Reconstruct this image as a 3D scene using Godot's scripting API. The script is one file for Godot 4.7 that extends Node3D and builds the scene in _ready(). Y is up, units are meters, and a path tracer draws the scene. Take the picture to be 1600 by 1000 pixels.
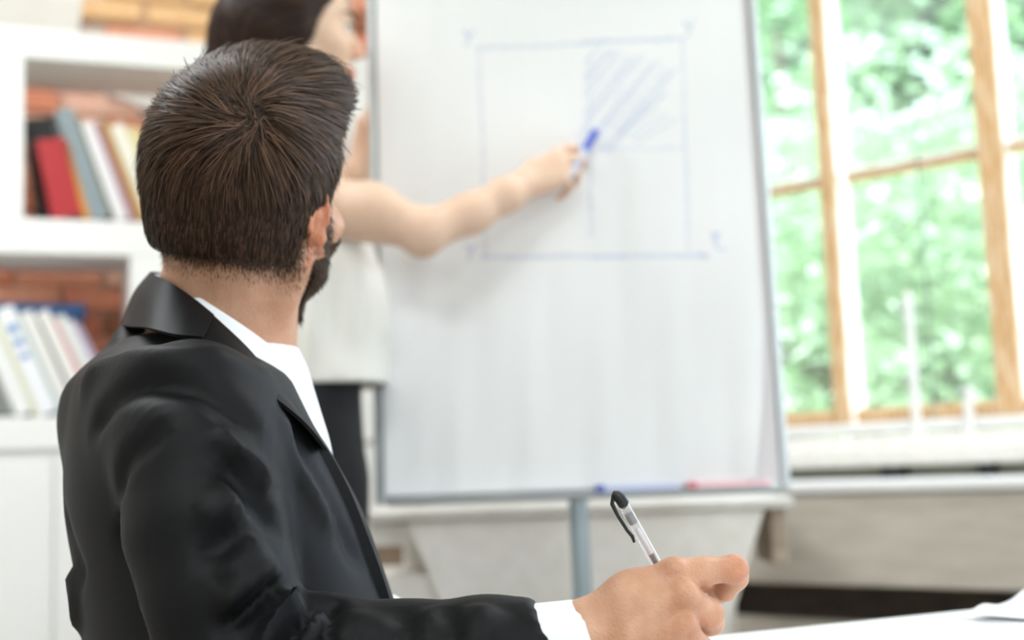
extends Node3D

# ------------------------------------------------------------------ mesh helpers
class Acc:
	var v := PackedVector3Array()
	var n := PackedVector3Array()
	var c := PackedColorArray()
	var u := PackedVector2Array()
	var i := PackedInt32Array()
	func vert(p: Vector3, nn: Vector3, col := Color.WHITE, uv := Vector2.ZERO) -> int:
		v.append(p); n.append(nn); c.append(col); u.append(uv)
		return v.size() - 1
	func tri(a: int, b: int, d: int) -> void:
		i.append(a); i.append(b); i.append(d)
	# corners counter-clockwise seen from outside
	func quad(a: Vector3, b: Vector3, d: Vector3, e: Vector3, col := Color.WHITE) -> void:
		var nn := (b - a).cross(e - a)
		if nn.length() < 1e-12:
			nn = (d - b).cross(e - b)
		nn = nn.normalized()
		var k := vert(a, nn, col, Vector2(0, 1)); vert(b, nn, col, Vector2(1, 1)); vert(d, nn, col, Vector2(1, 0)); vert(e, nn, col, Vector2(0, 0))
		tri(k, k + 2, k + 1); tri(k, k + 3, k + 2)
	func mesh() -> ArrayMesh:
		var ar := []
		ar.resize(Mesh.ARRAY_MAX)
		ar[Mesh.ARRAY_VERTEX] = v; ar[Mesh.ARRAY_NORMAL] = n; ar[Mesh.ARRAY_COLOR] = c; ar[Mesh.ARRAY_TEX_UV] = u; ar[Mesh.ARRAY_INDEX] = i
		var m := ArrayMesh.new()
		m.add_surface_from_arrays(Mesh.PRIMITIVE_TRIANGLES, ar)
		return m
	func smooth(from := 0, first := 0) -> void:
		for k in range(from, v.size()):
			n[k] = Vector3.ZERO
		for k in range(first, i.size(), 3):
			var fn := (v[i[k + 2]] - v[i[k]]).cross(v[i[k + 1]] - v[i[k]])
			n[i[k]] += fn; n[i[k + 1]] += fn; n[i[k + 2]] += fn
		for k in range(from, v.size()):
			n[k] = n[k].normalized()

# a box with chamfered edges, centred at c
func bx(a: Acc, c: Vector3, s: Vector3, r := 0.003, basis := Basis(), col := Color.WHITE) -> void:
	var h := s * 0.5
	r = minf(r, minf(h.x, minf(h.y, h.z)) * 0.8)
	var axes := [Vector3.RIGHT, Vector3.UP, Vector3.BACK]
	var pt := func(sx: float, sy: float, sz: float, ax: int) -> Vector3:
		var q := Vector3(sx * (h.x - r), sy * (h.y - r), sz * (h.z - r))
		q[ax] += [sx, sy, sz][ax] * r
		return c + basis * q
	for ax in 3:
		var b1 := (ax + 1) % 3
		var b2 := (ax + 2) % 3
		for sg in [-1.0, 1.0]:
			var sq := []
			for k in [[-1, -1], [1, -1], [1, 1], [-1, 1]]:
				var w := Vector3.ZERO
				w[ax] = sg; w[b1] = k[0]; w[b2] = k[1]
				sq.append(pt.call(w.x, w.y, w.z, ax))
			if sg > 0: a.quad(sq[0], sq[1], sq[2], sq[3], col)
			else: a.quad(sq[3], sq[2], sq[1], sq[0], col)
		for s1: float in [-1.0, 1.0]:
			for s2: float in [-1.0, 1.0]:
				var w0 := Vector3.ZERO
				w0[ax] = -1; w0[b1] = s1; w0[b2] = s2
				var w1 := w0
				w1[ax] = 1
				var e := [pt.call(w0.x, w0.y, w0.z, b1), pt.call(w1.x, w1.y, w1.z, b1), pt.call(w1.x, w1.y, w1.z, b2), pt.call(w0.x, w0.y, w0.z, b2)]
				if s1 * s2 < 0: a.quad(e[3], e[2], e[1], e[0], col)
				else: a.quad(e[0], e[1], e[2], e[3], col)
	for sx in [-1.0, 1.0]:
		for sy in [-1.0, 1.0]:
			for sz in [-1.0, 1.0]:
				var p0: Vector3 = pt.call(sx, sy, sz, 0)
				var p1: Vector3 = pt.call(sx, sy, sz, 1)
				var p2: Vector3 = pt.call(sx, sy, sz, 2)
				if sx * sy * sz > 0: a.quad(p0, p1, p2, p2, col)
				else: a.quad(p0, p2, p1, p1, col)

func box_mesh(s: Vector3, r := 0.003, c := Vector3.ZERO) -> ArrayMesh:
	var a := Acc.new()
	bx(a, c, s, r)
	return a.mesh()

# a tube along points with radii, closed by flat or round ends
func tube(a: Acc, pts: Array, rad: Array, sides := 10, col := Color.WHITE, squash := Vector3.ZERO) -> void:
	var m := pts.size()
	var from := a.v.size()
	var first := a.i.size()
	var up := Vector3.UP
	var d0: Vector3 = (pts[1] - pts[0]).normalized()
	if absf(d0.dot(up)) > 0.9: up = Vector3.RIGHT
	var side := d0.cross(up).normalized()
	for k in m:
		var d: Vector3 = (pts[mini(k + 1, m - 1)] - pts[maxi(k - 1, 0)]).normalized()
		side = (side - d * side.dot(d)).normalized()
		var o := d.cross(side)
		for j in sides:
			var t := TAU * j / sides
			a.vert(pts[k] + (side * cos(t) + o * sin(t)) * rad[k], Vector3.UP, col, Vector2(float(j) / sides, float(k) / (m - 1)))
	for k in m - 1:
		for j in sides:
			var q := from + k * sides + j
			var r := from + k * sides + (j + 1) % sides
			a.tri(q, q + sides, r); a.tri(r, q + sides, r + sides)
	a.smooth(from, first)
	for e in [0, m - 1]:
		var dd: Vector3 = (pts[0] - pts[1]).normalized() if e == 0 else (pts[m - 1] - pts[m - 2]).normalized()
		var cc := a.vert(pts[e], dd, col)
		for j in sides:
			a.vert(a.v[from + e * sides + j], dd, col)
		for j in sides:
			var q := cc + 1 + j
			var r := cc + 1 + (j + 1) % sides
			if e == 0: a.tri(cc, q, r)
			else: a.tri(cc, r, q)

# turned about the y axis through c: profile of (radius, height)
func lathe(a: Acc, c: Vector3, prof: Array, sides := 24, col := Color.WHITE) -> void:
	for k in prof.size() - 1:
		var p: Vector2 = prof[k]
		var q: Vector2 = prof[k + 1]
		var nr := Vector2(q.y - p.y, p.x - q.x).normalized()
		for j in sides:
			var t0 := TAU * j / sides
			var t1 := TAU * (j + 1) / sides
			var e0 := Vector3(cos(t0), 0, sin(t0))
			var e1 := Vector3(cos(t1), 0, sin(t1))
			var n0 := e0 * nr.x + Vector3.UP * nr.y
			var n1 := e1 * nr.x + Vector3.UP * nr.y
			var b := a.vert(c + e0 * p.x + Vector3.UP * p.y, n0, col)
			a.vert(c + e1 * p.x + Vector3.UP * p.y, n1, col)
			a.vert(c + e1 * q.x + Vector3.UP * q.y, n1, col)
			a.vert(c + e0 * q.x + Vector3.UP * q.y, n0, col)
			a.tri(b, b + 1, b + 2); a.tri(b, b + 2, b + 3)

func cr(p0: Vector3, p1: Vector3, p2: Vector3, p3: Vector3, t: float) -> Vector3:
	return 0.5 * (2.0 * p1 + (p2 - p0) * t + (2.0 * p0 - 5.0 * p1 + 4.0 * p2 - p3) * t * t + (3.0 * p1 - p0 - 3.0 * p2 + p3) * t * t * t)

func along(row: Array, t: float) -> Vector3:
	var m := row.size() - 1
	var k := clampi(int(t * m), 0, m - 1)
	var f := t * m - k
	return cr(row[maxi(k - 1, 0)] if k > 0 else row[0] * 2.0 - row[1], row[k], row[k + 1], row[k + 2] if k + 2 <= m else row[m] * 2.0 - row[m - 1], f)

# a sheet of cloth or paper through rows of control points, with a thickness and closed rims
func sheet(rows: Array, nu: int, nv: int, thick: float, bend = null) -> ArrayMesh:
	var g := []
	for j in nv + 1:
		var across := []
		for r in rows:
			across.append(along(r, 0.0))
		g.append([])
	for i in nu + 1:
		var col := []
		for r in rows:
			col.append(along(r, float(i) / nu))
		for j in nv + 1:
			g[j].append(along(col, float(j) / nv))
	var a := Acc.new()
	var w := nu + 1
	for s in 2:
		for j in nv + 1:
			for i in w:
				var du: Vector3 = g[j][mini(i + 1, nu)] - g[j][maxi(i - 1, 0)]
				var dv: Vector3 = g[mini(j + 1, nv)][i] - g[maxi(j - 1, 0)][i]
				var nn := du.cross(dv).normalized()
				var p: Vector3 = g[j][i]
				if bend != null:
					p += nn * bend.call(float(i) / nu, float(j) / nv)
				p += nn * (thick * 0.5 if s == 0 else -thick * 0.5)
				a.vert(p, nn, Color.WHITE, Vector2(float(i) / nu, float(j) / nv))
		var o := s * w * (nv + 1)
		for j in nv:
			for i in nu:
				var q := o + j * w + i
				if s == 0: a.tri(q, q + w, q + 1); a.tri(q + 1, q + w, q + w + 1)
				else: a.tri(q, q + 1, q + w); a.tri(q + 1, q + w + 1, q + w)
	a.smooth()
	var rim := []
	for i in nu: rim.append([i, i + 1])
	for j in nv: rim.append([j * w + nu, (j + 1) * w + nu])
	for i in nu: rim.append([nv * w + nu - i, nv * w + nu - i - 1])
	for j in nv: rim.append([(nv - j) * w, (nv - j - 1) * w])
	var half := w * (nv + 1)
	for e in rim:
		var k0: int = e[0]
		var k1: int = e[1]
		a.quad(a.v[k0], a.v[k0 + half], a.v[k1 + half], a.v[k1])
		for z in 4: a.u[a.u.size() - 1 - z] = a.u[k0]
	return a.mesh()

# ------------------------------------------------------------------ bodies: smooth unions of tapered capsules, meshed as surface nets
class Field:
	var kind := PackedInt32Array()
	var a := PackedVector3Array()
	var b := PackedVector3Array()
	var ra := PackedFloat32Array()
	var rb := PackedFloat32Array()
	var kk := PackedFloat32Array()
	var inv := PackedFloat32Array()
	var rot: Array[Basis] = []
	var bc := PackedVector3Array()
	var br := PackedFloat32Array()
	var rings := {}
	var all := PackedInt32Array()
	func put(kd: int, p: Vector3, q: Vector3, r0: float, r1: float, k: float, bs: Basis, c: Vector3, r: float) -> void:
		all.append(kind.size())
		kind.append(kd); a.append(p); b.append(q); ra.append(r0); rb.append(r1); kk.append(k); rot.append(bs); bc.append(c); br.append(r)
		inv.append(1.0 / maxf((q - p).length_squared(), 1e-9))
	func cone(p: Vector3, q: Vector3, r0: float, r1: float, k := 0.02, cut := false) -> void:
		put(10 if cut else 0, p, q, r0, r1, k, Basis(), (p + q) * 0.5, (p - q).length() * 0.5 + maxf(r0, r1))
	func chain(ps: Array, rs: Array, k := 0.02, cut := false) -> void:
		for j in ps.size() - 1:
			cone(ps[j], ps[j + 1], rs[j], rs[j + 1], k, cut)
	func ball(c: Vector3, r: Vector3, bs := Basis(), k := 0.02, cut := false) -> void:
		put(11 if cut else 1, c, r, 0, 0, k, bs.transposed(), c, maxf(r.x, maxf(r.y, r.z)))
	# a trunk of elliptical sections: rings of [height, x, z, half depth along fu, half width along fv]
	func trunk(fu: Vector3, fv: Vector3, rs: Array, k := 0.03) -> void:
		rings[kind.size()] = rs
		var lo: float = rs[0][0]
		var hi: float = rs[rs.size() - 1][0]
		put(2, fu, fv, lo, hi, k, Basis(), Vector3(rs[1][1], (lo + hi) * 0.5, rs[1][2]), (hi - lo) * 0.5 + 0.35)
	func ev(p: Vector3, ids: PackedInt32Array) -> float:
		var d := 1e3
		for i in ids:
			var kd := kind[i]
			var e: float
			var cut := kd >= 10
			if cut: kd -= 10
			if kd == 0:
				var ba := b[i] - a[i]
				var h := clampf((p - a[i]).dot(ba) * inv[i], 0.0, 1.0)
				e = (p - a[i] - ba * h).length() - (ra[i] + (rb[i] - ra[i]) * h)
			elif kd == 1:
				var l := rot[i] * (p - a[i])
				var q := l / b[i]
				var k0 := q.length()
				var k1 := (q / b[i]).length()
				e = k0 * (k0 - 1.0) / maxf(k1, 1e-6)
			else:
				var rs: Array = rings[i]
				var m := 0
				while m < rs.size() - 2 and p.y > rs[m + 1][0]:
					m += 1
				var f := clampf((p.y - rs[m][0]) / (rs[m + 1][0] - rs[m][0]), 0.0, 1.0)
				var r0: Array = rs[maxi(m - 1, 0)]
				var r1: Array = rs[m]
				var r2: Array = rs[m + 1]
				var r3: Array = rs[mini(m + 2, rs.size() - 1)]
				var cx: float = cubic_interpolate(r1[1], r2[1], r0[1], r3[1], f)
				var cz: float = cubic_interpolate(r1[2], r2[2], r0[2], r3[2], f)
				var da: float = cubic_interpolate(r1[3], r2[3], r0[3], r3[3], f)
				var wb: float = cubic_interpolate(r1[4], r2[4], r0[4], r3[4], f)
				var o := Vector3(p.x - cx, 0, p.z - cz)
				var qx := absf(o.dot(a[i])) / da
				var qz := absf(o.dot(b[i])) / wb
				var k0 := sqrt(qx * qx + qz * qz)
				var k1 := sqrt(qx * qx / (da * da) + qz * qz / (wb * wb))
				e = k0 * (k0 - 1.0) / maxf(k1, 1e-6)
				if k0 < 0.05: e = -minf(da, wb)
				e = maxf(e, maxf(p.y - rb[i], ra[i] - p.y))
			var k := kk[i]
			if cut:
				var h2 := maxf(k - absf(-e - d), 0.0)
				d = maxf(d, -e) + h2 * h2 / (4.0 * k)
			else:
				var h2 := maxf(k - absf(e - d), 0.0)
				d = minf(d, e) - h2 * h2 / (4.0 * k)
		return d
	func near(p: Vector3, r: float) -> PackedInt32Array:
		var ids := PackedInt32Array()
		for i in all:
			if (p - bc[i]).length() - br[i] < r + kk[i]:
				ids.append(i)
		return ids
	func grad(p: Vector3, ids: PackedInt32Array, e := 0.001) -> Vector3:
		var d := ev(p, ids)
		return Vector3(ev(p + Vector3(e, 0, 0), ids) - d, ev(p + Vector3(0, e, 0), ids) - d, ev(p + Vector3(0, 0, e), ids) - d).normalized()
	func snap(p: Vector3) -> Vector3:
		for t in 6:
			p -= grad(p, all) * ev(p, all) * 0.9
		return p
	# surface nets; appends to acc
	func net(acc: Acc, cell: float, lo: Vector3, hi: Vector3) -> void:
		var lo_ := lo.min(hi)
		hi = lo.max(hi)
		lo = lo_
		var B := 4
		var nx := int(ceil((hi.x - lo.x) / cell / B) + 1) * B
		var ny := int(ceil((hi.y - lo.y) / cell / B) + 1) * B
		var nz := int(ceil((hi.z - lo.z) / cell / B) + 1) * B
		var val := PackedFloat32Array()
		val.resize(nx * ny * nz)
		val.fill(1.0)
		var hb := B * cell * 0.87
		var act := PackedInt32Array()
		for bz in nz / B:
			for by in ny / B:
				for bx_ in nx / B:
					var c := lo + (Vector3(bx_, by, bz) + Vector3.ONE * 0.5) * (B * cell)
					var ids := near(c, hb * 2.0)
					if ids.is_empty(): continue
					var d := ev(c, ids)
					if d > hb * 2.2: continue
					var full := d < -hb * 2.2
					for z in B:
						for y in B:
							var at := ((bz * B + z) * ny + by * B + y) * nx + bx_ * B
							for x in B:
								val[at + x] = -1.0 if full else ev(lo + Vector3(bx_ * B + x, by * B + y, bz * B + z) * cell, ids)
					if not full:
						act.append(bx_); act.append(by); act.append(bz)
		var cells := PackedInt32Array()
		cells.resize(nx * ny * nz)
		cells.fill(-1)
		var made := PackedInt32Array()
		var from := acc.v.size()
		var first := acc.i.size()
		var off := [0, 1, nx, nx + 1, nx * ny, nx * ny + 1, nx * ny + nx, nx * ny + nx + 1]
		var cp := [Vector3(0, 0, 0), Vector3(1, 0, 0), Vector3(0, 1, 0), Vector3(1, 1, 0), Vector3(0, 0, 1), Vector3(1, 0, 1), Vector3(0, 1, 1), Vector3(1, 1, 1)]
		var ed := [[0, 1], [2, 3], [4, 5], [6, 7], [0, 2], [1, 3], [4, 6], [5, 7], [0, 4], [1, 5], [2, 6], [3, 7]]
		for k in range(0, act.size(), 3):
			for z in range(act[k + 2] * B, act[k + 2] * B + B):
				if z >= nz - 1: continue
				for y in range(act[k + 1] * B, act[k + 1] * B + B):
					if y >= ny - 1: continue
					for x in range(act[k] * B, act[k] * B + B):
						if x >= nx - 1: continue
						var at := (z * ny + y) * nx + x
						var neg := 0
						for o in off:
							if val[at + o] < 0.0: neg += 1
						if neg == 0 or neg == 8: continue
						var s := Vector3.ZERO
						var cnt := 0
						for e in ed:
							var v0 := val[at + off[e[0]]]
							var v1 := val[at + off[e[1]]]
							if (v0 < 0.0) != (v1 < 0.0):
								var p0: Vector3 = cp[e[0]]
								s += p0.lerp(cp[e[1]], v0 / (v0 - v1))
								cnt += 1
						cells[at] = acc.vert(lo + (Vector3(x, y, z) + s / cnt) * cell, Vector3.UP)
						made.append(at)
		var sx := 1
		var sy := nx
		var sz := nx * ny
		for at in made:
			var v0 := val[at]
			for ax in 3:
				var st: int = [sx, sy, sz][ax]
				var s1: int = [sy, sz, sx][ax]
				var s2: int = [sz, sx, sy][ax]
				var v1 := val[at + st]
				if (v0 < 0.0) == (v1 < 0.0): continue
				if at - s1 - s2 < 0: continue
				var q0 := cells[at - s1 - s2]
				var q1 := cells[at - s2]
				var q2 := cells[at]
				var q3 := cells[at - s1]
				if q0 < 0 or q1 < 0 or q3 < 0: continue
				if v0 < 0.0:
					acc.tri(q0, q2, q1); acc.tri(q0, q3, q2)
				else:
					acc.tri(q0, q1, q2); acc.tri(q0, q2, q3)
		acc.smooth(from, first)

# ------------------------------------------------------------------ naming and tags
var taken := {}
func numbered(called: String) -> String:
	if not taken.has(called):
		taken[called] = 0
		return called
	taken[called] += 1
	return "%s_%03d" % [called, taken[called]]

func tag(o: Node, label: String, category: String, group := "") -> Node:
	if label: o.set_meta("label", label)
	if category: o.set_meta("category", category)
	if group: o.set_meta("group", group)
	return o

func thing(called: String, label: String, category: String, at := Transform3D(), group := "") -> Node3D:
	var o := Node3D.new()
	o.name = numbered(called)
	add_child(o)
	o.transform = at
	tag(o, label, category, group)
	return o

func obj(called: String, m: Mesh, mat: Material, parent: Node = null, at := Transform3D()) -> MeshInstance3D:
	var o := MeshInstance3D.new()
	o.mesh = m
	o.material_override = mat
	o.name = numbered(called) if parent == null else called
	if parent == null: add_child(o)
	else: parent.add_child(o, true)
	o.transform = at
	return o

func struct(called: String, m: Mesh, mat: Material, at := Transform3D(), label := "", category := "") -> MeshInstance3D:
	var o := obj(called, m, mat, null, at)
	o.set_meta("kind", "structure")
	tag(o, label, category)
	return o

func hx(s: String) -> Color:
	return Color.html(s)

func mt(col: Color, rough := 0.6, spec := 0.5, metal := 0.0) -> StandardMaterial3D:
	var m := StandardMaterial3D.new()
	m.albedo_color = col
	m.roughness = rough
	m.metallic_specular = spec
	m.metallic = metal
	return m

func noise_tex(freq: float, ramp: Array, seed_: int, size := 256, kind := FastNoiseLite.TYPE_SIMPLEX_SMOOTH, oct := 4, stretch := Vector2i(1, 1)) -> NoiseTexture2D:
	var f := FastNoiseLite.new()
	f.noise_type = kind
	f.frequency = freq
	f.seed = seed_
	f.fractal_octaves = oct
	var t := NoiseTexture2D.new()
	t.width = size; t.height = size
	t.seamless = true
	t.noise = f
	if ramp:
		var g := Gradient.new()
		g.offsets = PackedFloat32Array([0.0, 1.0]) if ramp.size() == 2 else PackedFloat32Array([0.0, 0.5, 1.0])
		g.colors = PackedColorArray(ramp)
		t.color_ramp = g
	return t

func tri_tex(m: StandardMaterial3D, t: Texture2D, scale: Vector3, world := false) -> StandardMaterial3D:
	m.albedo_texture = t
	m.uv1_triplanar = true
	m.uv1_world_triplanar = world
	m.uv1_scale = scale
	return m

func bump_tex(m: StandardMaterial3D, freq: float, seed_: int, strength: float, amount := 1.0, size := 256) -> StandardMaterial3D:
	var t := noise_tex(freq, [], seed_, size)
	t.as_normal_map = true
	t.bump_strength = strength
	m.normal_enabled = true
	m.normal_texture = t
	m.normal_scale = amount
	return m

# ------------------------------------------------------------------ the place
const S_X := Vector3(0.931, 0, -0.365)    # along the bookshelf and the brick wall
const S_N := Vector3(0.365, 0, 0.931)
const W_X := Vector3(0.766, 0, 0.643)     # along the window wall
const W_N := Vector3(-0.643, 0, 0.766)    # into the room
const U := Vector3(0.951, 0, -0.309)      # where the seated man's chest points
const V := Vector3(0.309, 0, 0.951)       # his right

var rng := RandomNumberGenerator.new()
var M := {}

func frame(o: Vector3, x: Vector3, n: Vector3) -> Transform3D:
	return Transform3D(Basis(x.normalized(), Vector3.UP, n.normalized()), o)

func camera_and_light() -> void:
	var cam := Camera3D.new()
	cam.name = "camera"
	add_child(cam)
	cam.position = Vector3(0, 0.91, 0)
	cam.rotation = Vector3(atan(0.1165), 0, -0.036)
	cam.fov = 28.0725
	var at := CameraAttributesPhysical.new()
	at.frustum_focal_length = 48.0
	at.frustum_focus_distance = 1.02
	at.exposure_aperture = 3.2
	at.frustum_near = 0.05
	at.frustum_far = 200.0
	cam.attributes = at
	cam.current = true
	var we := WorldEnvironment.new()
	we.name = "world_environment"
	var e := Environment.new()
	e.background_mode = Environment.BG_SKY
	var sky := Sky.new()
	var sm := ProceduralSkyMaterial.new()
	sm.sky_top_color = Color(0.80, 0.88, 1.0)
	sm.sky_horizon_color = Color(0.97, 0.985, 1.0)
	sm.ground_horizon_color = Color(0.62, 0.66, 0.60)
	sm.ground_bottom_color = Color(0.45, 0.48, 0.42)
	sm.sky_energy_multiplier = 2.3
	sm.ground_energy_multiplier = 1.6
	sky.sky_material = sm
	e.sky = sky
	e.tonemap_mode = Environment.TONE_MAPPER_LINEAR
	e.tonemap_exposure = 0.89
	e.sdfgi_enabled = true
	e.ssao_enabled = true
	e.ssil_enabled = true
	we.environment = e
	add_child(we)
	var sun := DirectionalLight3D.new()
	sun.name = "sun"
	sun.light_energy = 0.92
	sun.light_color = Color(1.0, 0.97, 0.9)
	sun.light_angular_distance = 2.0
	sun.shadow_enabled = true
	add_child(sun)
	sun.look_at_from_position(Vector3.ZERO, Vector3(0.62, -1.35, -0.35))

func added_ceiling_light(x: float, z: float, energy: float, label: String, turn := 0.0) -> void:  # invented lamp, added out of view to brighten the room
	var t := thing("added_ceiling_light", label, "added ceiling light", Transform3D(Basis(Vector3.UP, turn), Vector3(x, 2.9, z)), "added ceiling panels")
	var f := Acc.new()
	for k in [[0, 0.31, 1.24, 0.03], [0, -0.31, 1.24, 0.03]]:
		bx(f, Vector3(k[0], -0.025, k[1]), Vector3(k[2], 0.05, k[3]))
	for k in [-0.605, 0.605]:
		bx(f, Vector3(k, -0.025, 0), Vector3(0.03, 0.05, 0.59))
	obj("frame", f.mesh(), M.white_metal, t)
	var gm := mt(Color(0.95, 0.95, 0.95))
	gm.emission_enabled = true
	gm.emission = Color(0.97, 0.985, 1.0)
	gm.emission_energy_multiplier = 1.5
	obj("diffuser", box_mesh(Vector3(1.18, 0.012, 0.59), 0.002, Vector3(0, -0.03, 0)), gm, t)
	var l := AreaLight3D.new()
	l.name = "added_panel_light"
	l.area_size = Vector2(1.15, 0.56)
	l.light_energy = energy
	l.light_color = Color(0.97, 0.985, 1.0)
	l.set("area_range", 14.0)
	l.set("area_attenuation", 2.0)
	l.shadow_enabled = true
	t.add_child(l)
	l.position = Vector3(0, -0.05, 0)
	l.rotation = Vector3(-PI / 2, 0, 0)

func prism(poly: PackedVector2Array, y0: float, y1: float) -> ArrayMesh:
	var a := Acc.new()
	var idx := Geometry2D.triangulate_polygon(poly)
	for k in range(0, idx.size(), 3):
		var p := [poly[idx[k]], poly[idx[k + 1]], poly[idx[k + 2]]]
		if (p[1] - p[0]).cross(p[2] - p[0]) < 0: p.reverse()
		# seen from above (x right, z down) a positive cross is clockwise
		a.quad(Vector3(p[2].x, y1, p[2].y), Vector3(p[1].x, y1, p[1].y), Vector3(p[0].x, y1, p[0].y), Vector3(p[0].x, y1, p[0].y))
		a.quad(Vector3(p[0].x, y0, p[0].y), Vector3(p[1].x, y0, p[1].y), Vector3(p[2].x, y0, p[2].y), Vector3(p[2].x, y0, p[2].y))
	var area := 0.0
	for k in poly.size():
		area += poly[k].cross(poly[(k + 1) % poly.size()])
	for k in poly.size():
		var p := poly[k]
		var q := poly[(k + 1) % poly.size()]
		if area > 0:
			var s := p
			p = q
			q = s
		a.quad(Vector3(p.x, y0, p.y), Vector3(q.x, y0, q.y), Vector3(q.x, y1, q.y), Vector3(p.x, y1, p.y))
	return a.mesh()

# a wall from x0 to x1 in its own frame, its inner face at z = 0, with rectangular openings [x0, x1, y0, y1]
func wall_mesh(x0: float, x1: float, h: float, thick: float, holes: Array) -> ArrayMesh:
	var a := Acc.new()
	var x := x0
	for o in holes:
		bx(a, Vector3((x + o[0]) / 2, h / 2, -thick / 2), Vector3(o[0] - x, h, thick), 0.001)
		bx(a, Vector3((o[0] + o[1]) / 2, o[2] / 2, -thick / 2), Vector3(o[1] - o[0], o[2], thick), 0.001)
		bx(a, Vector3((o[0] + o[1]) / 2, (o[3] + h) / 2, -thick / 2), Vector3(o[1] - o[0], h - o[3], thick), 0.001)
		x = o[1]
	bx(a, Vector3((x + x1) / 2, h / 2, -thick / 2), Vector3(x1 - x, h, thick), 0.001)
	return a.mesh()

func plain_window(called: String, at: Transform3D, x0: float, x1: float, y0: float, y1: float, bays: int, label: String) -> void:
	var t := thing(called, label, "window", at)
	t.set_meta("kind", "structure")
	for k in bays + 1:
		obj("mullion", box_mesh(Vector3(0.06, y1 - y0, 0.08), 0.004, Vector3(lerpf(x0 + 0.03, x1 - 0.03, float(k) / bays), (y0 + y1) / 2, -0.1)), M.white_paint, t)
	for y in [y0 + 0.03, y1 - 0.03]:
		obj("rail", box_mesh(Vector3(x1 - x0 - 0.12, 0.06, 0.07), 0.004, Vector3((x0 + x1) / 2, y, -0.1)), M.white_paint, t)
	for k in bays:
		var w := (x1 - x0 - 0.06) / bays
		obj("pane", box_mesh(Vector3(w - 0.06, y1 - y0 - 0.12, 0.004), 0.001, Vector3(x0 + 0.03 + w * (k + 0.5), (y0 + y1) / 2, -0.1)), M.glass, t)

func materials() -> void:
	M.white_paint = mt(hx("f1f1ee"), 0.5)
	M.shelf_white = mt(hx("f3f3f0"), 0.45)
	M.white_metal = mt(hx("e8e8e8"), 0.4)
	M.plaster = bump_tex(mt(hx("dddad2"), 0.85), 0.03, 5, 3.0, 0.4)
	M.plaster.uv1_triplanar = true
	M.floor = tri_tex(mt(Color.WHITE, 0.45), noise_tex(0.02, [hx("8c8378"), hx("aaa196")], 9), Vector3(0.4, 0.4, 3.0), true)
	M.mortar = tri_tex(mt(Color.WHITE, 0.95), noise_tex(0.05, [hx("c0aea0"), hx("dccdc0")], 12), Vector3.ONE * 1.5, true)
	M.bricks = []
	for c in [["c87a5c", "e09c7c"], ["d48c6e", "ecb496"], ["b86e52", "d48c6e"], ["dca890", "f0ccb6"], ["d8ab78", "ecc898"], ["8a563e", "a87456"]]:
		var b := tri_tex(mt(Color.WHITE, 0.9), noise_tex(0.03, [hx(c[0]), hx(c[1])], 20 + M.bricks.size()), Vector3.ONE * 4.0, true)
		M.bricks.append(bump_tex(b, 0.06, 30, 4.0, 0.6))
	M.glass = mt(Color(1, 1, 1, 0.04), 0.02, 0.14)
	M.glass.transparency = BaseMaterial3D.TRANSPARENCY_ALPHA
	M.stripped_wood = tri_tex(mt(Color.WHITE, 0.55), noise_tex(0.02, [hx("c6935c"), hx("deb787"), hx("f2e0c6")], 41, 256, FastNoiseLite.TYPE_SIMPLEX_SMOOTH, 4), Vector3(14, 1.6, 14))
	M.worn_white = tri_tex(mt(Color.WHITE, 0.5), noise_tex(0.018, [hx("e9c49a"), hx("f0ece4"), hx("f6f5f2")], 43), Vector3(9, 1.8, 9))
	M.sill_white = tri_tex(mt(Color.WHITE, 0.45), noise_tex(0.02, [hx("d9d4c8"), hx("f0eee8")], 44), Vector3(2, 8, 8))
	M.beige_board = tri_tex(mt(Color.WHITE, 0.5), noise_tex(0.02, [hx("c2b9aa"), hx("d4ccbe")], 45), Vector3(1, 5, 5))
	M.dark_wood = tri_tex(mt(Color.WHITE, 0.7), noise_tex(0.02, [hx("6c5f53"), hx("8a7b6c")], 46), Vector3(1.5, 6, 6))
	M.cream_board = tri_tex(mt(Color.WHITE, 0.5), noise_tex(0.015, [hx("f0ebdf"), hx("faf6ee")], 47), Vector3(4, 1, 4))
	M.tan_wood = tri_tex(mt(Color.WHITE, 0.55), noise_tex(0.02, [hx("b09b86"), hx("cdbba6")], 48), Vector3(2, 7, 7))
	M.brown_wood = tri_tex(mt(Color.WHITE, 0.6), noise_tex(0.02, [hx("7a6858"), hx("97836f")], 49), Vector3(2, 7, 7))
	M.aluminium = mt(hx("ced4d5"), 0.4, 0.5, 0.25)
	M.pole = mt(hx("b0bfc4"), 0.3, 0.5, 0.4)
	M.steel = mt(hx("b9bcc0"), 0.25, 0.5, 0.9)
	M.black_plastic = mt(hx("1b1c1f"), 0.35)
	M.table_white = mt(hx("f4f4f2"), 0.35)
	M.paper = mt(hx("f6f7f8"), 0.7)

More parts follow.
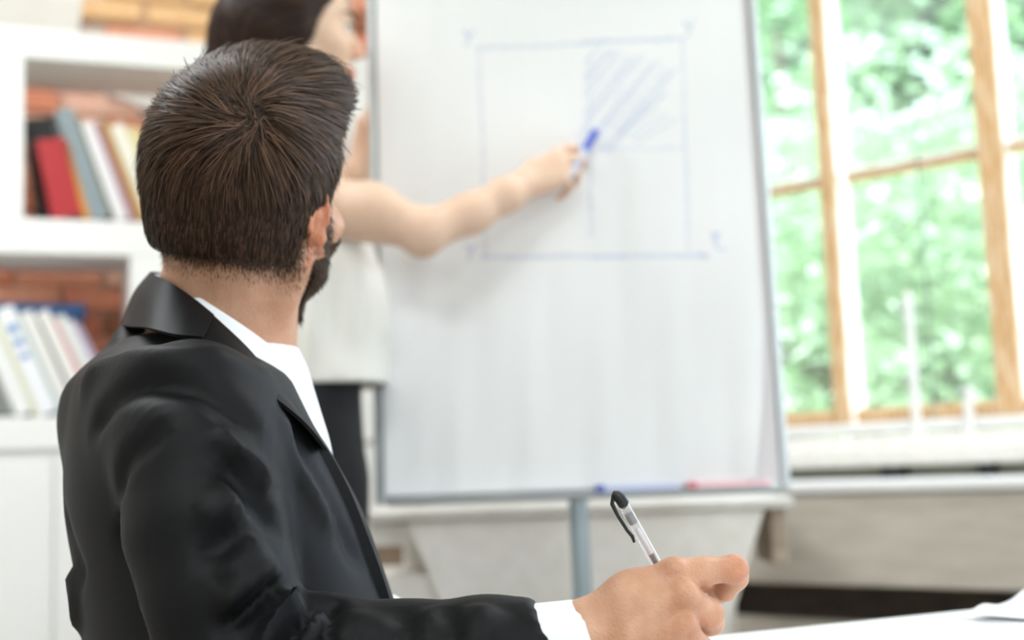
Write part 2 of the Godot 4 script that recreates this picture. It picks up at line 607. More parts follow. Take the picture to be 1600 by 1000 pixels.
func room() -> void:
	var k0 := Vector2(-0.514, -4.19)
	var poly := PackedVector2Array([k0, Vector2(-2.8, -3.294), Vector2(-2.8, 2.4), Vector2(4.0, 2.4), Vector2(4.0, -0.4)])
	struct("floor", prism(poly, -0.2, 0.0), M.floor, Transform3D(), "brown wooden floor of the meeting room", "floor")
	struct("ceiling", prism(poly, 2.9, 3.1), M.plaster, Transform3D(), "plain white plaster ceiling over the whole room", "ceiling")
	# brick wall behind the bookshelf
	var bw := frame(Vector3(-1.0, 0, -4.0), S_X, S_N)
	var wb := thing("wall_back", "red brick wall with pale plaster patches behind the white bookshelf", "brick wall", bw)
	wb.set_meta("kind", "structure")
	obj("mortar_bed", wall_mesh(-1.95, 0.56, 2.9, 0.3, []), M.mortar, wb)
	var patches := [
		PackedVector2Array([Vector2(-0.9, 2.2), Vector2(-0.36, 2.2), Vector2(-0.30, 2.75), Vector2(-0.9, 2.75)]),
		PackedVector2Array([Vector2(-0.27, 2.12), Vector2(-0.16, 2.08), Vector2(0.1, 2.06), Vector2(0.1, 2.14), Vector2(-0.24, 2.17)])]
	for q in patches:
		var fl := PackedVector2Array()
		for c in q: fl.append(Vector2(c.x, -c.y))
		obj("plaster_patch", prism(fl, 0.0, 0.036), M.plaster, wb, Transform3D(Basis(Vector3.RIGHT, Vector3.BACK, Vector3.DOWN), Vector3.ZERO))
	lay_bricks(wb, -1.9, 0.5, 1.12, 2.72, patches, 1)
	# window wall: left pier of brick, the rest plastered
	var ww := frame(Vector3(0.9044, 0, -3.0), W_X, W_N)
	var wr := struct("wall_right", wall_mesh(-1.86, 4.2, 2.9, 0.3, [[-0.58, 3.94, 0.90, 2.45]]), M.plaster, ww, "plastered outer wall with the wide wood-framed window", "wall")
	lay_bricks(wr, -1.84, -0.66, 1.6, 2.5, [], 2)
	struct("wall_left", wall_mesh(-2.5, 3.3, 2.9, 0.25, []), M.plaster, frame(Vector3(-2.8, 0, 0), Vector3(0, 0, -1), Vector3(1, 0, 0)), "plain white side wall left of the bookshelf", "wall")
	struct("wall_rear", wall_mesh(-4.1, 2.9, 2.9, 0.25, [[-2.6, -0.6, 0.9, 2.4]]), M.plaster, frame(Vector3(0, 0, 2.4), Vector3(-1, 0, 0), Vector3(0, 0, -1)), "white rear wall with a long added window behind the table", "wall")
	struct("wall_end", wall_mesh(-0.5, 2.5, 2.9, 0.25, []), M.plaster, frame(Vector3(4.0, 0, 0), Vector3(0, 0, 1), Vector3(-1, 0, 0)), "plain white wall at the right end of the room", "wall")
	plain_window("window_2", frame(Vector3(0, 0, 2.4), Vector3(-1, 0, 0), Vector3(0, 0, -1)), -2.6, -0.6, 0.9, 2.4, 2, "long white-framed window added to the rear wall")  # unseen window, added to light the board and shelf
	added_ceiling_light(-1.35, -1.95, 4.4, "added white ceiling panel lamp above the bookshelf")
	added_ceiling_light(-0.98, -3.55, 0.45, "added white ceiling panel lamp close to the brick wall", 0.3735)
	added_ceiling_light(1.25, -1.95, 2.2, "added white ceiling panel lamp nearest the wooden window")
	added_ceiling_light(-0.8, 0.6, 4.0, "added white ceiling panel lamp by the left side wall")
	added_ceiling_light(1.6, 1.0, 3.8, "added white ceiling panel lamp by the rear window")
	window_bay(ww)

func lay_bricks(parent: Node3D, x0: float, x1: float, y0: float, y1: float, patches: Array, seed_: int) -> void:
	rng.seed = 100 + seed_
	var ms := [box_mesh(Vector3(0.242, 0.068, 0.05), 0.006), box_mesh(Vector3(0.239, 0.069, 0.05), 0.009)]
	var half := box_mesh(Vector3(0.117, 0.068, 0.05), 0.007)
	var row := 0
	var y := y0 + 0.04
	while y < y1:
		var x := x0 + (0.125 if row % 2 == 0 else 0.0)
		if row % 2 == 1:
			x = x0 + 0.25
			obj("brick", half, M.bricks[rng.randi() % 4], parent, Transform3D(Basis(), Vector3(x0 + 0.06, y, rng.randf_range(-0.012, 0.004))))
		while x < x1 - 0.12:
			var skip := false
			for q in patches:
				if Geometry2D.is_point_in_polygon(Vector2(x, y), q): skip = true
			var k := rng.randi() % 4
			if rng.randf() < 0.16: k = 5
			if x > -0.35 and x < 0.15 and y > 2.15 and rng.randf() < 0.7: k = 4
			var z := rng.randf_range(-0.012, 0.004)
			if not skip:
				obj("brick", ms[rng.randi() % 2], M.bricks[k], parent, Transform3D(Basis(Vector3.FORWARD, rng.randf_range(-0.012, 0.012)), Vector3(x, y, z)))
			x += 0.25
		y += 0.077
		row += 1

func window_bay(ww: Transform3D) -> void:
	var t := thing("window_1", "old window with stripped wooden posts and worn white paint, right of the flip chart", "window", ww)
	t.set_meta("kind", "structure")
	var posts := [-0.545, -0.164, 0.241, 0.646, 1.05, 1.455, 1.86, 2.265, 2.67, 3.075, 3.48, 3.885]  # bays right of the view extended to let in more daylight
	for x in posts:
		var wide := 0.058 if x > 0.2 else 0.040
		obj("post", box_mesh(Vector3(wide, 1.455, 0.016), 0.004, Vector3(x, 1.7175, -0.028)), M.stripped_wood, t)
		obj("post_side", box_mesh(Vector3(wide - 0.006, 1.455, 0.085), 0.004, Vector3(x, 1.7175, -0.079)), M.worn_white, t)
	obj("head_rail", box_mesh(Vector3(4.5, 0.07, 0.1), 0.005, Vector3(1.68, 2.41, -0.075)), M.worn_white, t)
	for k in posts.size() - 1:
		var a: float = posts[k] + 0.03
		var b: float = posts[k + 1] - 0.03
		var c := (a + b) / 2
		for y in [1.605, 2.16]:
			var bar := obj("glazing_bar", box_mesh(Vector3(b - a, 0.014, 0.03), 0.003, Vector3(c, y - 0.008, -0.075)), M.stripped_wood, t)
			obj("bar_bead", box_mesh(Vector3(b - a, 0.016, 0.045), 0.006, Vector3(c, y + 0.009, -0.082)), M.worn_white, bar)
		obj("bottom_rail", box_mesh(Vector3(b - a, 0.035, 0.03), 0.005, Vector3(c, 1.008, -0.05)), M.stripped_wood, t)
		for r in [[1.03, 1.59], [1.62, 2.145], [2.175, 2.38]]:
			obj("pane", box_mesh(Vector3(b - a + 0.01, r[1] - r[0], 0.004), 0.001, Vector3(c, (r[0] + r[1]) / 2, -0.1)), M.glass, t)
	obj("sill_bead", box_mesh(Vector3(4.5, 0.028, 0.06), 0.006, Vector3(1.68, 0.976, -0.045)), M.white_paint, t)
	# sill: a thick board with a wide chamfer
	var prof := PackedVector2Array([Vector2(-0.29, 0.887), Vector2(0.055, 0.887), Vector2(0.062, 0.895), Vector2(0.062, 0.922), Vector2(0.03, 0.958), Vector2(-0.29, 0.958)])
	struct("trim_1", prism(prof, -0.575, 3.93), M.sill_white, ww * Transform3D(Basis(Vector3.BACK, Vector3.RIGHT, Vector3.UP), Vector3.ZERO), "thick white window sill with chamfered front edge below the wooden window", "window sill")
	# window seat below the sill
	var b := thing("window_bench", "long beige boxed bench with white top edge under the window sill", "bench", ww)
	obj("bench_top", box_mesh(Vector3(3.0, 0.026, 0.262), 0.006, Vector3(0.9, 0.845, 0.132)), M.white_paint, b)
	obj("front_board", box_mesh(Vector3(2.98, 0.2, 0.025), 0.004, Vector3(0.9, 0.731, 0.235)), M.beige_board, b)
	obj("back_panel", box_mesh(Vector3(2.96, 0.83, 0.02), 0.003, Vector3(0.9, 0.416, 0.012)), M.dark_wood, b)
	obj("lower_board", box_mesh(Vector3(2.98, 0.52, 0.03), 0.004, Vector3(0.9, 0.289, 0.19)), M.beige_board, b)
	obj("bench_foot", box_mesh(Vector3(2.9, 0.03, 0.18), 0.004, Vector3(0.9, 0.015, 0.11)), M.dark_wood, b)
	obj("gap_shade", box_mesh(Vector3(2.96, 0.026, 0.012), 0.002, Vector3(0.9, 0.8725, 0.007)), mt(hx("8a897a"), 0.7), b)  # olive strip standing in for the shadow under the sill
	for x in [-0.58, 0.9, 2.37]:
		obj("side_panel", box_mesh(Vector3(0.03, 0.8, 0.19), 0.003, Vector3(x, 0.43, 0.125)), M.beige_board, b)
	for x in [-0.42, -0.017, 0.20, 0.62, 1.05]:
		obj("spacer_block", box_mesh(Vector3(0.05 if x != 0.2 else 0.035, 0.029, 0.05), 0.003, Vector3(x, 0.8725, 0.026)), M.black_plastic, b)
	# window stay, catch and cord
	var st := thing("window_stay", "tall white upright window stay with two side hooks on the sill", "window stay", ww * Transform3D(Basis(), Vector3(0.03, 0.958, -0.005)))
	var ac := Acc.new()
	tube(ac, [Vector3(0, 0, 0), Vector3(0, 0.03, 0), Vector3(0, 0.31, 0), Vector3(0, 0.325, 0), Vector3(0, 0.335, 0)], [0.013, 0.0105, 0.0105, 0.009, 0.004], 12)
	obj("rod", ac.mesh(), M.white_paint, st)
	for y in [0.12, 0.29]:
		ac = Acc.new()
		tube(ac, [Vector3(0, y, 0), Vector3(-0.018, y, 0.006), Vector3(-0.022, y + 0.008, 0.006), Vector3(-0.022, y + 0.02, 0.006)], [0.006, 0.007, 0.007, 0.005], 8)
		obj("hook", ac.mesh(), mt(hx("9aa396"), 0.4, 0.5, 0.4), st)
	ac = Acc.new()
	lathe(ac, Vector3.ZERO, [Vector2(0.0, 0.008), Vector2(0.018, 0.007), Vector2(0.02, 0.0)], 16)
	obj("foot_plate", ac.mesh(), M.white_paint, st)
	var kn := thing("window_catch", "short white window catch with a round grey knob on the sill", "window catch", ww * Transform3D(Basis(), Vector3(0.155, 0.958, -0.005)))
	ac = Acc.new()
	tube(ac, [Vector3(0, 0, 0), Vector3(0, 0.06, 0), Vector3(0.004, 0.085, 0), Vector3(-0.004, 0.1, 0)], [0.012, 0.011, 0.014, 0.008], 12)
	obj("stem", ac.mesh(), M.white_paint, kn)
	ac = Acc.new()
	tube(ac, [Vector3(0.004, 0.09, 0), Vector3(-0.012, 0.085, 0.008), Vector3(-0.02, 0.082, 0.01)], [0.008, 0.012, 0.006], 10)
	obj("knob", ac.mesh(), mt(hx("a7aba2"), 0.35, 0.5, 0.5), kn)
	ac = Acc.new()
	tube(ac, [Vector3(0, 1.0, 0), Vector3(0.002, 1.6, 0.001), Vector3(0.0, 2.3, 0)], [0.0022, 0.0022, 0.0022], 6)
	obj("pull_cord", ac.mesh(), mt(hx("7d8f86"), 0.6), t, Transform3D(Basis(), Vector3(0.073, -0.01, -0.012)))

# ------------------------------------------------------------------ outside
func leaves(called: String, blobs: Array, count: int, size: float, mat: Material, parent: Node3D, seed_: int) -> void:
	rng.seed = seed_
	var a := Acc.new()
	a.quad(Vector3(-0.5, 0, 0), Vector3(0, -0.05, 0.35), Vector3(0.5, 0, 0), Vector3(0, -0.05, -0.35))
	var mm := MultiMesh.new()
	mm.transform_format = MultiMesh.TRANSFORM_3D
	mm.mesh = a.mesh()
	mm.instance_count = count
	var total := 0.0
	for b in blobs: total += b[3] * b[3]
	var at := 0
	for b in blobs:
		var n := int(count * b[3] * b[3] / total) if b != blobs[-1] else count - at
		for k in n:
			if at >= count: break
			var d := Vector3(rng.randfn(), rng.randfn(), rng.randfn()).normalized()
			var r: float = b[3] * (0.72 + 0.34 * sqrt(rng.randf()))
			var p := Vector3(b[0], b[1], b[2]) + d * r * Vector3(1, b[4], 1)
			var bs := Basis.from_euler(Vector3(rng.randf_range(-0.9, 0.9), rng.randf() * TAU, rng.randf_range(-0.9, 0.9))).scaled(Vector3.ONE * size * rng.randf_range(0.6, 1.3))
			mm.set_instance_transform(at, Transform3D(bs, p))
			at += 1
	var o := MultiMeshInstance3D.new()
	o.multimesh = mm
	o.material_override = mat
	o.name = called
	o.set_meta("kind", "stuff")
	parent.add_child(o, true)

func leaf_mat(a: String, b: float) -> StandardMaterial3D:
	var m := mt(hx(a), 0.5)
	m.backlight_enabled = true
	m.backlight = hx(a) * b
	return m

func tree(label: String, at: Vector3, trunk_h: float, blobs: Array, count: int, size: float, mat: Material, seed_: int) -> void:
	var t := thing("tree", label, "tree", Transform3D(Basis(), at), "trees in the garden")
	var ac := Acc.new()
	tube(ac, [Vector3(0, -0.1, 0), Vector3(0.04, trunk_h * 0.5, 0), Vector3(0, trunk_h, 0.05), Vector3(0.1, trunk_h * 1.6, 0)], [0.2, 0.15, 0.12, 0.05], 10)
	for k in 4:
		var an := TAU * k / 4.0 + seed_
		tube(ac, [Vector3(0, trunk_h * 0.9, 0.03), Vector3(cos(an) * 0.5, trunk_h * 1.25, sin(an) * 0.5), Vector3(cos(an) * 1.1, trunk_h * 1.6, sin(an) * 1.1)], [0.07, 0.05, 0.02], 7)
	obj("trunk", ac.mesh(), M.dark_wood, t)
	leaves("foliage", blobs, count, size, mat, t, seed_)

func outside() -> void:
	var g := struct("ground_outside", box_mesh(Vector3(60, 0.2, 60), 0.01), mt(hx("8fb078"), 0.9), Transform3D(Basis(), Vector3(6, -0.7, -10)), "sunny green lawn outside the window", "lawn")
	g.set_meta("kind", "structure")
	var pale := leaf_mat("c6d9b6", 0.5)  # leaf greens paled to stand in for glare outside the window
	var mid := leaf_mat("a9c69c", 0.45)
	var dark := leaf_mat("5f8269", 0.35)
	var spots := [
		# label, centre blobs [x, y, z, radius, squash], leaves, size, material
		["rounded pale green bush with leaves paled for glare behind the middle window bay", [[1.7933, 1.9843, -5.6000, 0.85, 0.9], [1.5212, 1.7195, -5.5000, 0.75, 0.9], [1.9406, 1.6609, -5.4000, 0.8, 0.9], [1.6085, 1.3000, -5.2000, 0.8, 0.8]], 4200, 0.085, pale],
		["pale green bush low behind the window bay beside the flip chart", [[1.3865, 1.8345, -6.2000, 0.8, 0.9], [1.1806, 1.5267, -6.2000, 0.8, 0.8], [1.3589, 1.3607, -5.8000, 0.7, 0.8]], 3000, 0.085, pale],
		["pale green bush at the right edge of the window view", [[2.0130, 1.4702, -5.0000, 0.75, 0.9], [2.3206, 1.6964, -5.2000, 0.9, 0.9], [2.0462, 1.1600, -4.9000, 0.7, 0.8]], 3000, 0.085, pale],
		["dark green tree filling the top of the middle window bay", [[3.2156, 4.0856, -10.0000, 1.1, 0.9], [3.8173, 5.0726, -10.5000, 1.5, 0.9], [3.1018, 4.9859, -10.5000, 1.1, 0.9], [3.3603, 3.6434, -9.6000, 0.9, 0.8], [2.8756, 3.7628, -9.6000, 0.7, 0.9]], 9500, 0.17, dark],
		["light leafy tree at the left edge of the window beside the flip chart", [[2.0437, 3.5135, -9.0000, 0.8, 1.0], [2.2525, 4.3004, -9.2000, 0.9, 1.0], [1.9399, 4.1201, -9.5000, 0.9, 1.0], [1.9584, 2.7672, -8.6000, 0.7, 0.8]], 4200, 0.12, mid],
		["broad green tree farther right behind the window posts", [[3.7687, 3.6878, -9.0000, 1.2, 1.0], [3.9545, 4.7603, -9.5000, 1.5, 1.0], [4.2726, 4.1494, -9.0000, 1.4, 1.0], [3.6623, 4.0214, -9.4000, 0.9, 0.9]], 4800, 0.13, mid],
		["distant green tree row paled for glare far behind the other trees, left half", [[2.7035, 5.4230, -17.0000, 2.4, 1.0], [4.4399, 6.2328, -17.5000, 2.6, 1.0], [3.3668, 3.5511, -16.5000, 2.2, 0.8], [4.6139, 4.0263, -17.0000, 2.2, 0.8]], 7000, 0.32, mid],
		["distant green tree row paled for glare far behind the other trees, right half", [[6.0712, 6.1958, -17.0000, 2.6, 1.0], [7.2956, 5.5518, -16.5000, 2.6, 1.0], [5.6880, 3.3827, -16.0000, 2.2, 0.8], [7.2874, 3.1607, -16.0000, 2.2, 0.8]], 7000, 0.32, mid]]
	var sd := 300
	for s in spots:
		var b0: Array = s[1][0]
		var base := Vector3(b0[0], -0.6, b0[2])
		var rel := []
		for b in s[1]:
			rel.append([b[0] - base.x, b[1] - base.y, b[2] - base.z, b[3], b[4]])
		sd += 1
		tree(s[0], base, maxf(0.4, (rel[0][1] - rel[0][3]) * 0.8), rel, s[2], s[3], s[4], sd)

# ------------------------------------------------------------------ bookshelf
func bookshelf() -> void:
	var o := Vector3(-1.0805, 0, -3.3)
	var sx := frame(o, S_X, S_N)
	var t := thing("bookshelf", "tall white open-backed bookshelf with thick boards in front of the brick wall", "bookshelf", sx)
	var put := func(called: String, x0: float, x1: float, y0: float, y1: float) -> void:
		obj(called, box_mesh(Vector3(x1 - x0, y1 - y0, 0.27), 0.004, Vector3((x0 + x1) / 2, (y0 + y1) / 2, -0.135)), M.shelf_white, t)
	put.call("top_board", -1.3, 0.8, 2.022, 2.103)
	put.call("shelf_board", -1.3, 0.8, 1.503, 1.597)
	put.call("shelf_board", -1.3, 0.8, 1.0, 1.086)
	put.call("upright", -0.29, -0.178, 1.597, 2.022)
	put.call("upright", 0.69, 0.8, 1.597, 2.022)
	put.call("upright", 0.69, 0.8, 1.086, 1.503)
	put.call("upright", 0.085, 0.185, 1.086, 1.503)
	put.call("upright", -1.0, -0.9, 1.086, 1.503)
	put.call("upright", -1.3, -1.2, 1.086, 2.022)
	obj("cabinet_body", box_mesh(Vector3(2.1, 0.92, 0.25), 0.004, Vector3(-0.25, 0.54, -0.145)), M.shelf_white, t)
	obj("plinth", box_mesh(Vector3(2.06, 0.08, 0.22), 0.003, Vector3(-0.25, 0.04, -0.14)), M.shelf_white, t)
	for k in 7:
		var x := -1.3 + 0.3 * k
		var d := obj("door", box_mesh(Vector3(0.297, 0.88, 0.018), 0.003, Vector3(x + 0.15, 0.545, -0.011)), M.shelf_white, t)
		obj("handle", box_mesh(Vector3(0.012, 0.12, 0.014), 0.003, Vector3(x + (0.26 if k % 2 == 0 else 0.04), 0.62, 0.005)), M.white_metal, d)

	# upper bay: [left edge at the board, thickness, height, lean in degrees, cover, label]
	var pages := mt(hx("f1eee4"), 0.8)
	var up := [
		[-0.106, 0.074, 0.212, 12.0, "b3262c", "thick red book leaning left, lowest of the upper row"],
		[-0.030, 0.018, 0.215, 15.0, "c98a2b", "thin orange book just right of the thick red book"],
		[-0.010, 0.046, 0.305, 18.0, "8b989d", "tall grey-blue book rising above the red book"],
		[0.038, 0.012, 0.285, 18.5, "6d6d52", "narrow olive book between the grey-blue and white books"],
		[0.052, 0.032, 0.275, 19.5, "e9e6e8", "white book with plain spine right of the olive book"],
		[0.086, 0.022, 0.278, 20.0, "a2777f", "mauve book between the white and the ochre book"],
		[0.109, 0.020, 0.280, 20.5, "b1862f", "ochre yellow book leaning in the upper row"],
		[0.131, 0.040, 0.275, 21.0, "ece8d8", "cream book with broad spine behind the man's head"],
		[0.173, 0.034, 0.270, 21.5, "dccf9a", "pale yellow book beside the cream book in the upper row"]]
	for b in up:
		book(sx, b[0], 1.597, b[1], b[2], 0.17, b[3], b[4], b[5], pages, "books in the upper bay")
	var alb := thing("album", "large black album standing flat behind the red book", "album", sx * Transform3D(Basis(Vector3.BACK, 0.14), Vector3(-0.080, 1.606, -0.235)), "books in the upper bay")
	obj("cover", box_mesh(Vector3(0.115, 0.325, 0.022), 0.003, Vector3(0, 0.163, 0)), mt(hx("434645"), 0.5), alb)
	obj("pages", box_mesh(Vector3(0.108, 0.316, 0.014), 0.002, Vector3(0.005, 0.163, 0)), pages, alb)
	# lower bay
	var low := [
		[-0.33, 0.030, 0.245, 20.0, "e8e9e6", "", "white book at the far left end of the lower row"],
		[-0.297, 0.026, 0.235, 21.0, "6f726c", "", "dark grey book leaning at the left of the lower row"],
		[-0.267, 0.026, 0.232, 21.5, "8d908a", "", "mid grey book right of the dark grey one in the lower row"],
		[-0.236, 0.040, 0.262, 22.0, "f1f2ee", "", "broad white book right of the grey books in the lower row"],
		[-0.192, 0.012, 0.268, 22.0, "dfe0c0", "", "narrow pale yellow booklet among the white books"],
		[-0.178, 0.042, 0.292, 22.0, "f3f4f6", "print", "tallest white book with blue print on its spine"],
		[-0.134, 0.014, 0.285, 22.5, "b9c6c4", "", "narrow grey-green book right of the blue-printed book"],
		[-0.118, 0.030, 0.285, 23.0, "eceae4", "", "off-white book in the middle of the lower row"],
		[-0.086, 0.009, 0.262, 23.0, "55605a", "", "very thin dark green booklet in the lower row"],
		[-0.075, 0.030, 0.288, 23.5, "efece6", "", "off-white book beside the thin dark green booklet"],
		[-0.042, 0.012, 0.272, 24.0, "c67f86", "", "thin pink book in the lower row"],
		[-0.028, 0.022, 0.280, 24.5, "e3e8e0", "", "pale green-white book right of the pink book"],
		[-0.004, 0.018, 0.268, 25.0, "d9d2dc", "", "pale lilac book next to the lilac-grey one"],
		[0.016, 0.016, 0.262, 26.0, "a99bb0", "", "lilac-grey book at the right end of the lower row"]]
	for b in low:
		book(sx, b[0] + 0.045, 1.086, b[1], b[2], 0.15, b[3], b[4], b[6], pages, "books in the lower bay", b[5])
	var bxo := thing("storage_box", "navy storage box with lighter blue lid behind the lower row of books", "box", sx * Transform3D(Basis(), Vector3(-0.17, 1.086, -0.222)))
	obj("body", box_mesh(Vector3(0.3, 0.275, 0.085), 0.004, Vector3(0, 0.1375, 0)), mt(hx("243a5c"), 0.6), bxo)
	obj("lid", box_mesh(Vector3(0.308, 0.04, 0.09), 0.004, Vector3(0, 0.295, 0)), mt(hx("3f6ea8"), 0.55), bxo)
	var fo := thing("folder", "lime yellow folder standing behind the right end of the lower books", "folder", sx * Transform3D(Basis(Vector3.BACK, 0.5), Vector3(0.066, 1.09, -0.22)))
	obj("cover", box_mesh(Vector3(0.034, 0.26, 0.06), 0.004, Vector3(-0.0, 0.138, 0)), mt(hx("d9dd5a"), 0.5), fo)
	obj("papers", box_mesh(Vector3(0.026, 0.25, 0.055), 0.002, Vector3(0, 0.14, 0.004)), pages, fo)

func book(sx: Transform3D, x: float, y: float, th: float, h: float, deep: float, lean: float, col: String, label: String, pages: Material, group: String, extra := "") -> void:
	var an := deg_to_rad(lean)
	# the lower right edge carries a book that leans to the left
	var at := sx * Transform3D(Basis(Vector3.BACK, an), Vector3(x, y + 0.001, -0.012))
	var t := thing("book", label, "book", at, group)
	var cm := mt(hx(col), 0.5)
	var a := Acc.new()
	var c := 0.0025
	bx(a, Vector3(c / 2, h / 2, -deep / 2), Vector3(c, h, deep), 0.0008)
	bx(a, Vector3(th - c / 2, h / 2, -deep / 2), Vector3(c, h, deep), 0.0008)
	bx(a, Vector3(th / 2, h / 2, -c / 2), Vector3(th, h, c + 0.001), 0.001)
	obj("cover", a.mesh(), cm, t)
	obj("pages", box_mesh(Vector3(th - 2 * c, h - 0.008, deep - 0.006), 0.001, Vector3(th / 2, h / 2, -deep / 2 - 0.001)), pages, t)
	if extra == "print":
		for k in 3:
			obj("spine_print", box_mesh(Vector3(th * 0.5, 0.022 - 0.004 * k, 0.001), 0.0003, Vector3(th / 2, h * (0.8 - 0.13 * k), 0.0012)), mt(hx("5b8fc4"), 0.6), t)

# ------------------------------------------------------------------ flip chart
func stroke(im: Image, a: Vector2, b: Vector2, w: float, col: Color, amt: float) -> void:
	var lo := Vector2(minf(a.x, b.x) - w - 1, minf(a.y, b.y) - w - 1)
	var hi := Vector2(maxf(a.x, b.x) + w + 1, maxf(a.y, b.y) + w + 1)
	for y in range(maxi(0, int(lo.y)), mini(im.get_height(), int(hi.y) + 1)):
		for x in range(maxi(0, int(lo.x)), mini(im.get_width(), int(hi.x) + 1)):
			var p := Vector2(x, y)
			var h := clampf((p - a).dot(b - a) / maxf((b - a).length_squared(), 1e-6), 0, 1)
			var d := (p - a.lerp(b, h)).length()
			if d < w:
				im.set_pixel(x, y, im.get_pixel(x, y).lerp(col, amt * clampf((w - d) / (w * 0.35), 0, 1)))

func flip_chart() -> void:
	var lean := atan(0.04 / 0.886)
	var at := Transform3D(Basis(Vector3.RIGHT, -lean), Vector3(0.108, 0.859, -2.15))
	var t := thing("flip_chart", "flip chart stand with grey metal frame on a round pole", "flip chart", Transform3D(Basis(), Vector3(0.108, 0, -2.15)))
	var loc := Transform3D(Basis(), Vector3(0, 0.859, 0)) * Transform3D(Basis(Vector3.RIGHT, -lean), Vector3.ZERO)
	obj("backing_board", box_mesh(Vector3(0.67, 1.05, 0.012), 0.002, Vector3(0, 0.53, -0.012)), mt(hx("ece6e6"), 0.5), t, loc)
	for x in [-0.338, 0.338]:
		obj("side_rail", box_mesh(Vector3(0.016, 1.07, 0.026), 0.005, Vector3(x, 0.535, -0.01)), M.aluminium, t, loc)
	obj("bottom_rail", box_mesh(Vector3(0.66, 0.016, 0.026), 0.005, Vector3(0, 0.004, -0.01)), M.aluminium, t, loc)
	obj("marker_ledge", box_mesh(Vector3(0.66, 0.003, 0.034), 0.001, Vector3(0, 0.0045, 0.018)), M.aluminium, t, loc)
	obj("top_rail", box_mesh(Vector3(0.66, 0.03, 0.03), 0.006, Vector3(0, 1.056, -0.008)), M.aluminium, t, loc)
	obj("clamp_bar", box_mesh(Vector3(0.6, 0.025, 0.012), 0.004, Vector3(0, 1.045, 0.014)), M.aluminium, t, loc)
	var a := Acc.new()
	tube(a, [Vector3(-0.004, 0.42, -0.055), Vector3(-0.007, 0.95, -0.052)], [0.0165, 0.0165], 20)
	obj("pole", a.mesh(), M.pole, t)
	a = Acc.new()
	lathe(a, Vector3(-0.004, 0.0, -0.055), [Vector2(0.0, 0.40), Vector2(0.034, 0.40), Vector2(0.036, 0.42), Vector2(0.036, 0.47), Vector2(0.03, 0.485), Vector2(0.0165, 0.487)], 20)
	obj("hub", a.mesh(), M.black_plastic, t)
	for k in 3:
		var an := TAU * k / 3.0 + PI / 2
		var e := Vector3(cos(an), 0, sin(an))
		a = Acc.new()
		tube(a, [Vector3(-0.004, 0.435, -0.055) + e * 0.02, Vector3(-0.004, 0.03, -0.055) + e * 0.42, Vector3(-0.004, 0.012, -0.055) + e * 0.44], [0.011, 0.011, 0.011], 10)
		obj("leg", a.mesh(), M.pole, t)
		a = Acc.new()
		tube(a, [Vector3(-0.004, 0.0, -0.055) + e * 0.44, Vector3(-0.004, 0.02, -0.055) + e * 0.44], [0.016, 0.014], 10)
		obj("rubber_foot", a.mesh(), M.black_plastic, t)
	# paper
	var im := Image.create(988, 1560, false, Image.FORMAT_RGB8)
	im.fill(hx("f4f5f6"))
	var px := func(x: float, y: float) -> Vector2:
		return Vector2((x + 0.329) * 1500.0, (1.04 - y) * 1500.0)
	var ink := hx("c6cfe8")
	rng.seed = 77
	var line := func(x0: float, y0: float, x1: float, y1: float, w: float, amt: float) -> void:
		var prev: Vector2 = px.call(x0, y0)
		for k in range(1, 9):
			var f := k / 8.0
			var q: Vector2 = px.call(lerpf(x0, x1, f), lerpf(y0, y1, f)) + Vector2(rng.randf_range(-2, 2), rng.randf_range(-2, 2)) * (0.0 if k == 8 else 1.0)
			stroke(im, prev, q, w, ink, amt * 0.6 * rng.randf_range(0.7, 1.05))
			prev = q
	line.call(-0.149, 0.785, 0.055, 0.786, 6.0, 0.75)
	line.call(0.04, 0.79, 0.219, 0.789, 6.5, 0.95)
	line.call(-0.145, 0.785, -0.146, 0.40, 6.0, 0.55)
	line.call(0.219, 0.785, 0.208, 0.40, 6.0, 0.55)
	line.call(-0.15, 0.405, 0.24, 0.392, 7.0, 0.9)
	line.call(0.24, 0.39, 0.225, 0.396, 5.0, 0.8)
	line.call(0.046, 0.63, 0.04, 0.435, 6.0, 0.65)
	line.call(0.05, 0.76, 0.046, 0.64, 5.0, 0.35)
	line.call(0.047, 0.591, 0.205, 0.587, 5.0, 0.5)
	for k in 15:   # hatching that falls to the lower left
		var f := k / 14.0
		var a0 := Vector2(lerpf(0.075, 0.205, f), lerpf(0.785, 0.735, f) + rng.randf_range(-0.01, 0.005))
		var len_ := lerpf(0.04, 0.17, minf(f * 1.6, 1.0))
		line.call(a0.x, a0.y, a0.x - len_ * 0.70 - 0.005, a0.y - len_ * 0.85, 5.5, 0.55)
	for k in 7:
		var f := k / 6.0
		line.call(lerpf(0.11, 0.2, f), lerpf(0.70, 0.64, f), lerpf(0.07, 0.13, f), lerpf(0.632, 0.60, f), 5.0, 0.45)
	line.call(0.185, 0.69, 0.09, 0.61, 6.0, 0.7)
	for m in [[-0.164, 0.803], [0.232, 0.806], [-0.172, 0.412]]:   # corner letters, blurred in the photograph
		line.call(m[0] - 0.008, m[1] + 0.016, m[0], m[1] + 0.002, 4.5, 0.7)
		line.call(m[0] + 0.01, m[1] + 0.016, m[0] - 0.006, m[1] - 0.014, 4.5, 0.7)
	line.call(0.25, 0.43, 0.257, 0.405, 5.0, 0.6)
	line.call(0.25, 0.432, 0.262, 0.43, 4.5, 0.6)
	line.call(0.262, 0.43, 0.256, 0.417, 4.5, 0.6)
	line.call(0.257, 0.405, 0.275, 0.40, 4.5, 0.5)
	var pm := mt(Color.WHITE, 0.75, 0.3)
	pm.albedo_texture = ImageTexture.create_from_image(im)
	pm.cull_mode = BaseMaterial3D.CULL_DISABLED
	var rows := []
